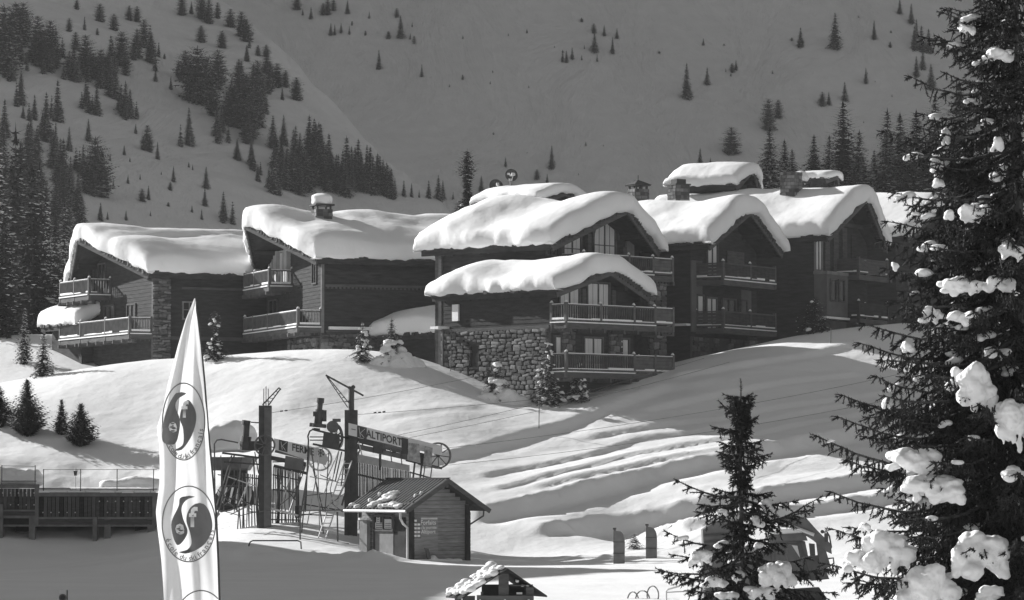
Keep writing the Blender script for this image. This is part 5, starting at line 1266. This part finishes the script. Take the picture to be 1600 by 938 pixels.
# cables up the slope
def cable(p0, p1, sag, label, r=.010):
    a = P(*p0); b = P(*p1); m = MB(); pts = []
    for i in range(15): t = i / 14; pts.append(a.lerp(b, t) - Vector((0, 0, sag * 4 * t * (1 - t))) - a)
    m.tube(pts, r, 4); o = m.build('lift_cable', 'cable', None, a); tag(o, label, 'cable'); return o
cable((425, 645, 182), (760, 585, 196), .1, 'thin cable rising right from the top of the left lift mast')
cable((558, 648, 181), (1000, 606, 198), .1, 'cable with small clamps leaving the right lift mast toward the stone wall')
cable((622, 680, 181), (1100, 560, 206), .2, 'upper of two close cables rising right behind the ALTIPORT sign')
cable((640, 684, 181), (1140, 566, 206), .2, 'lower of two close cables rising right behind the ALTIPORT sign')
cable((692, 701, 181), (1480, 568, 208), .4, 'long cable from the top of the right lift wheel across the piste')
cable((690, 728, 181), (1480, 606, 206), .4, 'long cable from the foot of the right lift wheel across the piste')
for i, (x, y) in enumerate([(440, 643), (447, 642.2), (586, 645.5), (593, 645), (600, 644)]):
    m = MB(); m.tube([(-.07, 0, -.01), (.07, 0, .01)], .04, 6); q = m.build('cable_clamp', 'metal_dark', None, P(x, y - .4, 182.3)); tag(q, 'small dark clamp on the cable right of the ' + ('left' if i < 2 else 'right') + ' lift mast', 'clamp', 'cable clamps by the ' + ('left' if i < 2 else 'right') + ' mast')

# snow-topped canopy and cabin behind lift two
p = P(365, 730, 190); p.z = -2.9; cn = thing('canopy', 'snow-heaped round canopy behind the left lift', 'canopy', p); A = at(cn, 190)
blob('snow_heap', [(A(345, 682), (1.0, 1.3, .8)), (A(362, 680), (1.3, 1.4, .85)), (A(378, 690), (.9, 1.2, .6)), (A(335, 692), (.8, 1, .6)), (A(360, 695), (1.5, 1.4, .45))], cn, .1, 3, 'snow_roof')
m = MB(); c = A(358, 725); m.add([tuple(c + Vector((1.55 * math.cos(k * PI / 6), 1.2 * math.sin(k * PI / 6), .35))) for k in range(12)] + [tuple(c + Vector((1.1 * math.cos(k * PI / 6), .9 * math.sin(k * PI / 6), -.35))) for k in range(12)], [tuple(range(12)), tuple(range(12, 24))[::-1]] + [(k, (k + 1) % 12, 12 + (k + 1) % 12, 12 + k) for k in range(12)])
m.build('cover', 'metal_mid', cn); m = MB(); m.tube([c, (c.x, c.y, 0)], .2, 8); m.build('post', 'metal_mid', cn)
p = P(372, 830, 188); p.z = h1(p.x, p.y) - .2; cb = thing('lift_cabin', 'small dark attendant cabin with notices behind the left lift frame', 'cabin', p); A = at(cb, 188)
w0 = A(338, 788); w1 = A(394, 788)
m = MB(); m.box(w0.x, w1.x, 0, 2, 0, A(0, 786).z); m.build('wall', 'wood_mid', cb)
m = MB(); e = A(330, 786); e2 = A(404, 792); m.prism([(e.x, -.5, e.z - .1), (e2.x, -.5, e.z - .25), (e2.x - .4, .8, e.z + .75), (e.x + .4, .8, e.z + .75)], (0, 0, .1)); rf = m.build('roof', 'slate', cb)
m = MB()
for i in range(7): x = e.x + .3 + i * .33; m.beam((x, -.45, e.z - .02), (x + .1, .7, e.z + .78), .12, .05)
m.build('roof_snow', 'snow_roof', rf, kind='stuff')
window(cb, (A(372, 0).x - .1, 0, 1.3), (1, 0, 0), (0, -1, 0), 1.2, .75, frame='wood_mid', mull=1)
for x0, x1, y0, y1 in ((352, 360, 812, 831), (362, 371, 811, 831), (339, 349, 813, 830), (384, 394, 795, 845)):
    a = A(x0, y1); b = A(x1, y0); m = MB(); m.box(a.x, b.x, -.05, -.01, a.z, b.z); nb_ = m.build('notice', 'white' if x0 < 380 else 'wood_rail', cb)
    if x0 < 380:
        m = MB()
        for k in range(4): zz = a.z + (b.z - a.z) * (k + .6) / 4.4; m.box(a.x + .04, b.x - .06 - .04 * (k % 2), -.058, -.05, zz, zz + .05)
        m.build('print_lines', 'ink', nb_, kind='stuff')

# ------------------------------------------------------------------ log hut
YH = 174.0; PS = R(36); c = P(640, 469, YH); rx = Vector((math.cos(PS), math.sin(PS), 0)); W, L = 3.45, 4.0
zb = P(640, 876, YH).z; o = c + rx * (W / 2); o.z = zb
hut = thing('log_hut', 'small log hut with ribbed roof at the foot of the right lift', 'hut', o, PS)
zE = P(640, 797, YH).z - zb; tn = math.tan(R(31)); B = W / 2 + .7; hw = zE + .55 * tn - .1; zr = zE + B * tn
m = MB(); m.prism([(x, .06, z) for x, z in [(-W / 2 + .06, -.6), (W / 2 - .06, -.6), (W / 2 - .06, hw - .05), (0, hw - .05 + (W / 2) * tn), (-W / 2 + .06, hw - .05)]], (0, L - .1, 0)); wl = m.build('wall', 'wood_black', hut)
def logs(o_, ax, nrm, half, z0, z1, h_=.185):
    z = z0; k = 0; o_ = Vector(o_); ax = Vector(ax); nrm = Vector(nrm)
    while z < z1 - .08:
        a, b = half(z + h_ / 2)
        if b - a > .3:
            m = MB(); m.beam(o_ + ax * a + Vector((0, 0, z + h_ / 2)), o_ + ax * b + Vector((0, 0, z + h_ / 2)), .12, h_ * .93)
            q = MB(); q.v = m.v; q.f = m.f; q.m = m.m; q.build('log', 'log' if k % 3 else 'log_b', hut)
        z += h_; k += 1
logs((0, .02, 0), (1, 0, 0), (0, -1, 0), lambda z: (-W / 2 - (.0), W / 2) if z < hw else (-max(.0, (hw + W / 2 * tn - z) / tn), max(0, (hw + W / 2 * tn - z) / tn)), -.3, zr - .25)
logs((-W / 2 + .02, L / 2, 0), (0, 1, 0), (-1, 0, 0), lambda z: (-L / 2, L / 2), -.3, hw - .1)
for x in (-W / 2 + .05, W / 2 - .12):
    m = MB()
    for k in range(14): z = -.3 + k * .185; m.box(x - .1, x + .1, -.22, -.04, z + .015, z + .17)
    m.box(x - .12, x + .12, -.16, -.05, -.3, hw); m.build('corner_logs', 'wood_black', hut)
rf = MB()
for s in (-1, 1): rf.prism([(0, -.75, zr), (s * B, -.75, zE), (s * B, L + .45, zE), (0, L + .45, zr)], (0, 0, -.07))
r_ = rf.build('roof', 'slate', hut)
for s in (-1, 1):
    for i in range(19):
        y = -.7 + (L + 1.1) * i / 18; m = MB(); m.beam((0, y, zr + .03), (s * B, y, zE + .03), .09, .07); m.build('roof_rib', 'metal_mid', r_)
    m = MB(); m.beam((0, -.8, zr - .08), (s * (B + .02), -.8, zE - .08), .06, .22); m.build('verge_board', 'wood_mid', r_)
m = MB(); m.beam((0, -.78, zr + .06), (0, L + .45, zr + .06), .25, .05); m.build('ridge_cap', 'slate', r_)
m = MB(); m.tube([(-B - .05, -.8, zE - .06), (-B - .05, L + .5, zE - .06)], .07, 8); m.build('gutter', 'metal_light', r_)
m = MB(); m.tube([(-B - .05, -.35, zE - .1), (-B - .02, -.3, zE - .4), (-B + .25, -.12, zE - .65), (-W / 2 - .12, -.02, zE - .85), (-W / 2 - .12, -.02, 0)], .06, 8); m.build('downpipe', 'metal_light', r_)
m = MB(); m.tube([(B, -.3, zE - .05), (B - .02, -.3, zE - .3), (W / 2 + .06, -.1, zE - .7)], .04, 6); m.build('downpipe', 'metal_dark', r_)
def on_roof(t, y, h_=0): return Vector((-B * t, y, zr - B * t * tn + h_))
blob('roof_snow', [(on_roof(t, y, .07), (.34 * k, .3 * k, .13)) for t, y, k in ((.5, 2.0, 1), (.6, 2.2, 1), (.72, 2.0, 1.1), (.84, 2.3, 1), (.92, 2.4, .8), (.66, 1.6, .8), (.9, 1.0, 1.1), (.9, .5, 1.1), (.93, .05, .9), (.84, .9, .7), (.93, 1.5, .8), (.95, 3.6, .6), (.9, 4.2, .6), (.55, 3.1, .35), (.75, 3.2, .4), (.5, -.3, .35), (.6, -.1, .3))], r_, .04, 4, disp=.08, kind='stuff')
for x, y in ((-.0, zr - .3), (-B + .5, zE + .3), (B - .5, zE + .3)):
    m = MB(); m.box(x - .08, x + .08, -.7, .1, y - .1, y + .08); m.build('purlin', 'wood_mid', r_)
lx = -W / 2 - .06
m = MB(); m.box(lx - .05, lx, 1.2, 2.75, .05, 1.35); m.build('door_panel', 'metal_mid', hut)
m = MB(); m.box(lx - .03, lx, .2, 2.95, .0, 2.05); m.build('door_frame', 'wood_black', hut)
window(hut, (lx - .02, 2.0, 1.45), (0, 1, 0), (-1, 0, 0), 1.55, .62, frame='wood_mid', mull=1)
for y0, y1, z0, z1 in ((2.0, 2.7, 1.48, 1.78), (2.3, 2.6, 1.78, 2.05), (1.3, 1.9, 1.5, 1.95)):
    m = MB(); m.box(lx - .09, lx - .07, y0, y1, z0, z1); n_ = m.build('notice', 'metal_light', hut)
    m = MB()
    for k in range(3): m.box(lx - .096, lx - .09, y0 + .06, y1 - .08, z0 + .05 + k * .09, z0 + .08 + k * .09)
    m.build('print_lines', 'ink', n_, kind='stuff')
m = MB(); m.box(lx - .3, lx - .1, 3.1, 3.75, -.1, 1.9); m.build('locker', 'wood_pale', hut); m = MB(); m.box(lx - .34, lx - .1, 3.05, 3.8, 1.9, 2.0); m.build('locker_lid', 'snow_tree', hut)
# poster board on the gable
m = MB(); m.box(-1.62, -.15, -.13, -.06, .35, 2.1); pb = m.build('poster_board', 'log_b', hut)
m = MB(); m.box(-1.6, -1.15, -.15, -.13, 1.05, 2.05); q = m.build('price_list', 'metal_mid', pb)
m = MB()
for k in range(9): m.box(-1.56 + .2 * (k % 2), -1.4 + .2 * (k % 2), -.156, -.15, 1.12 + (k // 2) * .18, 1.22 + (k // 2) * .18)
m.build('print_lines', 'white', q, kind='stuff')
for bd, zz, sz in (('Forfaits', 1.70, .30), ('à la journée', 1.5, .2), ('Altiport', 1.28, .26)):
    letter_on('lettering', pb, bd, lambda p, q: Vector((-.72 + p * sz, -.145, zz + q * sz)), 'white', .01)
m = MB(); m.box(-1.15, -.2, -.15, -.13, 1.95, 2.03); m.build('poster_bar', 'metal_light', pb)
m = MB(); m.prism([(-.95, -.5, -.05), (-.75, -.5, -.05), (-.95, -.5, .55), (-1.15, -.5, .6)], (0, .08, 0)); m.build('leaning_board', 'wood_rail', hut)
blob('snow_drift', [((x, -.35, -.05), (.35, .3, .14)) for x in (-1.3, -.9, -.5, -.1, .3, .8)] + [((-.6, -.35, .05), (.25, .25, .2))], hut, .06, 5)

# ------------------------------------------------------------------ terrace building at the left
YD = 188.0; p = P(120, 848, YD); p.z = -3.5; dk = thing('terrace', 'raised wooden terrace with picket panels and scalloped trim at the left', 'terrace', p); A = at(dk, YD)
def bx(name, x0, x1, y0, y1, d0, d1, mt, parent=None, smooth=False):
    a = A(x0, y1); b = A(x1, y0); m = MB(); m.box(a.x, b.x, d0, d1, a.z, b.z); return m.build(name, mt, parent or dk)
fr = bx('frame_beam', 58, 244, 769.5, 776, -.05, .15, 'wood_pale'); bx('frame_beam', -40, 57, 757, 763, -.05, .15, 'wood_pale')
bx('frame_beam', 58, 244, 808, 811.5, -.05, .15, 'wood_pale'); bx('frame_beam', -40, 57, 796.5, 799.5, -.05, .15, 'wood_pale')
bx('frame_post', 54.5, 61, 757, 822, -.08, .15, 'wood_pale'); bx('frame_post', 238, 247, 770, 822, -.08, .15, 'wood_pale')
bx('floor_beam', -40, 244, 820, 823, -.06, 3, 'wood_pale'); bx('floor', -40, 246, 812, 821, .02, 5, 'wood_black'); bx('floor_beam', -40, 55, 806, 810, -.07, .1, 'wood_pale')
bx('panel_back', -40, 244, 776, 820, .1, .16, 'wood_black')
for x0, x1, yt, yb in ((61.5, 238, 776.5, 808), (-38, 54, 763.5, 796)):
    n = int((x1 - x0) / 6.1)
    for i in range(n):
        a = x0 + (x1 - x0) * i / n; bx('picket', a + .25, a + (x1 - x0) / n - .25, yt + .2, yb - .2, -.0 - .012 * (i % 2), .05, ('wood_mid', 'wood_rail', 'wood_mid')[i % 3] if (i * 7) % 5 else 'wood_dark')
    m = MB()
    for i in range(0, n, 2):
        for y_ in (yb - 7, yt + 7):
            if 8 < i < 16 and y_ > 790 or (y_ < 790 and i < 14 and x0 > 0): continue
            q = A(x0 + (x1 - x0) * (i + .9) / n, y_); m.cyl((q.x, -.03, q.z), (0, 1, 0), .035, .04, 6)
    m.build('bolt_heads', 'metal_light', dk, kind='stuff')
for x0, x1, yy in ((61, 244, 812), (-40, 55, 800)):
    n = int((x1 - x0) / 12)
    for i in range(n):
        a = A(x0 + (x1 - x0) * i / n, yy); b = A(x0 + (x1 - x0) * (i + 1) / n, yy + 7); w_ = b.x - a.x
        pts = [(a.x, -.04, a.z)] + [(a.x + w_ * k / 6, -.04, b.z - .06 * math.sin(PI * k / 6)) for k in range(7)] + [(b.x, -.04, a.z)]
        m = MB(); m.prism(pts, (0, .05, 0)); m.build('scalloped_board', 'wood_mid', dk)
for x, w_, yb in ((50, 10, 843), (149, 7, 850), (168, 10, 850), (236, 12, 856), (2, 7, 848)): bx('pillar', x - w_ / 2, x + w_ / 2, 808 if x != 2 else 788, yb + 12, -.02 if x not in (149, 2) else -.3, .3, 'wood_pale')
bx('back_wall', -40, 128, 822, 870, 2.6, 2.8, 'wood_dark'); bx('back_wall', 208, 250, 822, 870, .6, .8, 'wood_dark'); bx('back_wall', 128, 208, 822, 832, 3.2, 3.4, 'wood_black')
bx('store_box', 18, 44, 812, 850, 1.4, 1.6, 'wood_black')
for i, x in enumerate((3, 55, 68, 126, 183, 240)):
    a = A(x, 733 if x > 60 else 727); m = MB(); m.tube([(a.x, 0, A(0, 776).z), (a.x, 0, a.z)], .025, 5); m.build('railing_post', 'metal_dark', dk)
m = MB(); 
for y_ in (734,): m.tube([A(68, y_), A(246, y_)], .012, 4)
m.tube([A(3, 752), A(57, 752)], .02, 4); m.tube([A(60, 764), A(246, 764.5)], .022, 4); m.tube([A(3, 728), A(55, 729)], .01, 4); m.build('railing_wire', 'metal_dark', dk)
blob('terrace_snow', [(A(x, 745 + 3 * math.sin(x), 1.5), (.5, 1.0, .42)) for x in range(-10, 56, 9)] + [(A(x, 752, 1), (.55, 1.0, .3)) for x in range(-10, 60, 9)], dk, .09, 6)
blob('terrace_snow', [(A(x, 766, .6), (.45, .7, .14)) for x in range(66, 246, 10)] + [(A(x, 758 - max(0, 6 - abs(x - 215) * .2), 2.2), (.55, .6, .32)) for x in range(170, 246, 10)], dk, .09, 7)
m = MB(); rr = random.Random(9); x = 61
while x < 240: e = x + rr.uniform(6, 30); a, b = A(x, 768.5), A(min(e, 242), 768.5); m.beam(a, b, .18, rr.uniform(.06, .14)); x = e + rr.uniform(0, 2)
m.build('rail_snow', 'snow_roof', dk)
p = P(118, 760, 194); p.z = h1(p.x, p.y); lp = thing('lamp_post', 'small lantern on a thin pale post on the terrace', 'lamp', p); A = at(lp, 194)
m = MB(); m.tube([(0, 0, -.2), A(118, 744)], .03, 5); m.build('post', 'metal_light', lp); a = A(118, 740); m = MB(); m.tube([a - Vector((0, 0, .12)), a + Vector((0, 0, .14))], .07, 6, .12); m.build('lantern', 'metal_dark', lp); m = MB(); m.tube([a + Vector((0, 0, .14)), a + Vector((0, 0, .3))], .15, 6, .02); m.build('cap', 'snow_tree', lp)

# ------------------------------------------------------------------ small things on the flat
def pad_post(px, pyb, pyt, Y, label):
    p = gat(px, pyb, Y); Y = p.y; p.z = h1(p.x, p.y) - .05; t = thing('padded_post', label, 'post', p, R(-12)); hh = P(px, pyt, Y).z - p.z
    m = MB(); m.tube([(-.2, 0, -.2), (-.2, 0, hh)], .055, 8); m.build('pole', 'metal_mid', t)
    m = MB(); pts = [(-.24, -.1, 0)] + [(.26, -.1, 0)] + [(.27, -.1, hh * .55)] + [(.27 - .33 * (k / 6) ** 2.2, -.1, hh * (.55 + .38 * math.sin(PI / 2 * k / 6))) for k in range(1, 7)] + [(-.24, -.1, hh * .93)]
    m.prism(pts, (0, .2, 0)); m.build('pad', 'pad', t)
    m = MB(); m.box(-.25, .27, -.115, -.1, hh * .3, hh * .33); m.box(-.25, .27, -.115, -.1, hh * .62, hh * .64); m.build('strap', 'metal_dark', t)
    m = MB(); m.box(-.27, -.13, -.07, .07, hh * .97, hh * 1.02); m.build('cap', 'metal_dark', t)
pad_post(967, 881, 826, 165, 'left one of two padded posts standing on the flat piste')
pad_post(1017.5, 872.5, 820, 172, 'right one of two padded posts standing on the flat piste')
def stick(px, pyb, pyt, Y, label, r=.025):
    p = gat(px, pyb, Y); Y = p.y; p.z = h1(p.x, p.y); m = MB(); m.tube([(0, 0, -.2), (0.02, 0, P(px, pyt, Y).z - p.z)], r, 5); o = m.build('marker_pole', 'metal_dark', None, p); tag(o, label, 'pole')
stick(842, 670, 628, 196, 'thin marker pole in the snow below the tallest spruce at the stone wall')
stick(1298, 537, 513, 214, 'thin marker pole in the shaded snow before the pointed gable chalet')
def bush(px, py, Y, label, seed):
    p = gat(px, py, Y); p.z = h1(p.x, p.y); t = thing('frosted_bush', label, 'bush', p); rng = random.Random(seed)
    V, Fc, Mi = crown(rng, .75, .5, sh_rnd, 8, .12, .5, per=6); mesh_np('branches', V, Fc, ['needle_grey', 'snow_tree'], t, midx=Mi)
bush(991, 858, 178, 'small frosted bush between the two padded posts', 3)
# kiosk roof at the bottom
YK = 75.0; p = P(770, 940, YK); p.z = -3.6; ks = thing('wooden_shelter', 'small wooden shelter with a thickly snowed roof at the bottom edge', 'shelter', p, 0); A = at(ks, YK)
ap = A(793, 888); le = A(722, 934); ri = A(855, 931)
m = MB(); D = .9
for a, b in ((le, ap), (ap, ri)): m.prism([a, b, b - Vector((0, 0, .03)), a - Vector((0, 0, .03))], (-.35, D, 0))
rf = m.build('roof', 'wood_dark', ks)
rng = random.Random(3); LS = []
for i in range(95):
    t = rng.random(); q = rng.random(); c = ap.lerp(le, t) + Vector((-.35 * q, D * q, .04 + .03 * rng.random())); s = rng.uniform(.03, .085); LS.append((c, (s * 1.5, s * 1.2, s * .8)))
for i in range(8): t = rng.uniform(.45, .7); c = ap.lerp(ri, t) + Vector((-.3 * rng.random(), .5 * rng.random(), .03)); LS.append((c, (.05, .05, .03)))
blob('roof_snow', LS, rf, .018, 4)
m = MB(); m.tube([le + Vector((0, 0, -.02)), le + Vector((0, 0, -.5))], .008, 4); m.build('icicle', 'snow_tree', rf)
def kbx(name, x0, x1, y0, y1, d0, d1, mt):
    a = A(x0, y1); b = A(x1, y0); m = MB(); m.box(a.x, b.x, d0, d1, a.z, b.z); return m.build(name, mt, ks)
kbx('post', 751, 755, 925, 990, .02, .1, 'wood_mid'); kbx('post', 779, 795, 897, 931, .0, .1, 'wood_mid'); kbx('post', 822, 834, 918, 931, .0, .1, 'wood_mid')
kbx('counter', 745, 834, 931, 936, -.04, .4, 'wood_rail'); kbx('front_panel', 745, 834, 936, 990, .0, .06, 'wood_rail'); kbx('back_panel', 752, 833, 915, 990, .7, .75, 'wood_black')
kbx('side_panel', 710, 742, 932, 990, .3, .35, 'wood_mid'); kbx('shelf', 797, 822, 914, 916, .02, .5, 'wood_mid'); kbx('paper', 807, 816, 926, 929, .05, .1, 'white')
for x in (750, 789, 826): kbx('bolt_plate', x - 1.5, x + 1.5, 936.5, 940, -.05, -.04, 'metal_light')
# hoops of wire
for i, (cx, cy, rx_, ry_, lb_) in enumerate([(989, 941, 9, 16, 'left loop of the pipe coil in the snow at the bottom edge'), (1004, 938, 11, 15, 'middle loop of the pipe coil in the snow at the bottom edge'), (1020, 930, 9, 14, 'right loop of the pipe coil in the snow at the bottom edge')]):
    c = P(cx, cy, 112); m = MB(); m.tube([P(cx + rx_ * math.cos(a * PI / 12), cy - ry_ * math.sin(a * PI / 12), 112 + .25 * math.sin(a)) - c for a in range(-6, 19)], .022, 5); o = m.build('pipe_loop', 'metal_mid', None, c); tag(o, lb_, 'hose')
c = P(1040, 938, 108); m = MB(); m.tube([P(x, y, 108) - c for x, y in ((1041, 960), (1041, 924), (1044, 921), (1062, 916))], .03, 5); m.tube([P(x, y, 108) - c for x, y in ((1042, 926), (1075, 924))], .02, 5); o = m.build('pipe_barrier', 'metal_light', None, c); tag(o, 'pale pipe barrier left of the young foreground spruce', 'barrier')
p = P(97, 960, 100); sp = thing('sign_panel', 'small pale sign panel peeking over the bottom left edge', 'sign', p); A = at(sp, 100)
m = MB(); a = A(91.5, 965); b = A(105, 922.5); m.box(a.x, b.x, 0, .04, a.z, b.z); pn = m.build('panel', 'white', sp)
m = MB(); c = A(98, 934); m.tube([c + Vector((0, -.01, 0)), c + Vector((0, -.02, 0))], .075, 14); m.ring(c + Vector((0, -.01, 0)), (0, 1, 0), .1, .02, .01, 18); m.build('round_mark', 'ink', pn)
m = MB(); m.tube([(A(105, 960)) + Vector((0, 0, -.6)), A(105, 922)], .02, 5); m.build('post', 'metal_mid', sp)

# ------------------------------------------------------------------ digger behind the young spruce
YX = 101.0; p = P(1235, 938, YX); p.z = -3.75; dg_ = thing('mini_excavator', 'small excavator with bent boom behind the young foreground spruce', 'excavator', p); A = at(dg_, YX)
def dprism(name, pts, d0, th, mt, parent=None):
    m = MB(); m.prism([A(x, y, d0) for x, y in pts], (0, th, 0)); return m.build(name, mt, parent or dg_)
cabn = dprism('cab', [(1203, 846), (1258, 846), (1270, 905), (1228, 908), (1209, 890)], .02, 1.0, 'digger')
dprism('cab_roof', [(1200, 836), (1258, 833), (1262, 845), (1202, 846)], -.08, 1.2, 'digger'); dprism('roof_snow', [(1204, 831), (1215, 827), (1240, 826), (1254, 831), (1256, 834), (1203, 837)], -.05, 1.0, 'snow_tree')
dprism('windscreen', [(1209, 850), (1246, 850), (1262, 904), (1231, 905), (1212, 886)], -.02, .03, 'digger_glass')
dprism('window_bar', [(1246, 848), (1252, 848), (1268, 906), (1262, 906)], -.04, .05, 'metal_dark'); dprism('window_bar', [(1228, 850), (1230, 850), (1232, 900), (1230, 900)], -.035, .02, 'digger')
dprism('painted_reflection', [(1237, 852), (1246, 853), (1250, 872)], -.045, .01, 'metal_light')  # pale triangle laid on the windscreen as a painted reflection
dprism('mirror', [(1264, 849), (1273, 850), (1274, 868), (1266, 869)], -.1, .06, 'metal_dark')
bm_ = dprism('boom', [(1212, 812), (1240, 805), (1261, 811), (1276, 828), (1298, 850), (1300, 866), (1292, 862), (1272, 845), (1258, 836), (1246, 826), (1222, 824)], -.25, .3, 'digger')
dprism('stick', [(1276, 848), (1288, 852), (1298, 885), (1288, 890), (1280, 880)], -.2, .22, 'digger')
m = MB(); m.tube([A(1225, 818, -.3), A(1272, 836, -.3)], .05, 7); m.build('hydraulic_ram', 'metal_light', bm_)
m = MB(); m.tube([A(1286, 832, -.2), A(1292, 831, -.2), A(1296, 838, -.2), A(1299, 855, -.2), A(1296, 862, -.2)], .025, 6); m.tube([A(1294, 873, -.2), A(1302, 872, -.2), A(1303, 880, -.2), A(1296, 886, -.2), A(1302, 896, -.2)], .025, 6); m.build('hose', 'metal_dark', bm_)
m = MB(); m.cyl(A(1285, 831, -.2), (0, 1, 0), .05, .15, 10); m.box(*[v for a_, b_ in zip(A(1291, 840, -.2), (.05, .06, .12)) for v in (a_ - b_, a_ + b_)]); m.build('work_lamp', 'metal_dark', bm_)
dprism('body', [(1098, 868), (1205, 862), (1212, 925), (1100, 935)], .1, 1.1, 'digger'); dprism('engine_cover', [(1098, 828), (1118, 815), (1150, 818), (1155, 862), (1100, 866)], .15, .9, 'digger')
for y in (836, 846, 856): dprism('vent_slat', [(1100, y), (1152, y - 3), (1152, y), (1100, y + 3)], .1, .04, 'metal_dark')
dprism('track', [(1110, 928), (1280, 918), (1292, 935), (1280, 950), (1115, 955), (1102, 942)], -.1, .35, 'metal_dark')
dprism('body_panel', [(1262, 870), (1280, 868), (1296, 905), (1268, 908)], .05, .5, 'digger')

# ------------------------------------------------------------------ labels that would be shared: say which one, from left to right
_by = {}
for o in list(COL.objects):
    if o.parent is None and o.get('label') and o.get('category') == 'tree': _by.setdefault(o['label'], []).append(o)
_ord = ['leftmost', 'second from left', 'third from left', 'fourth from left', 'fifth from left', 'sixth from left', 'seventh from left', 'eighth from left', 'ninth from left', 'tenth from left', 'eleventh from left', 'twelfth from left']
for lb_, os_ in _by.items():
    if 1 < len(os_) <= 12:
        os_.sort(key=lambda o: o.location.x / o.location.y)
        for i, o in enumerate(os_): o['label'] = lb_ + ', ' + ('rightmost' if i == len(os_) - 1 else _ord[i])

# ------------------------------------------------------------------ thin mountain haze
m = MB(); m.box(-915, 915, -70, 1815, -12, 860); hz = m.build('haze', 'snow', None, None, kind='stuff')
hm = bpy.data.materials.new('haze'); hm.use_nodes = True; _t = hm.node_tree; _t.nodes.clear(); _o = _t.nodes.new('ShaderNodeOutputMaterial'); _v = _t.nodes.new('ShaderNodeVolumePrincipled')
_v.inputs['Color'].default_value = (.9, .9, .9, 1); _v.inputs['Density'].default_value = .00017; _t.links.new(_v.outputs[0], _o.inputs['Volume'])
hz.data.materials.clear(); hz.data.materials.append(hm)
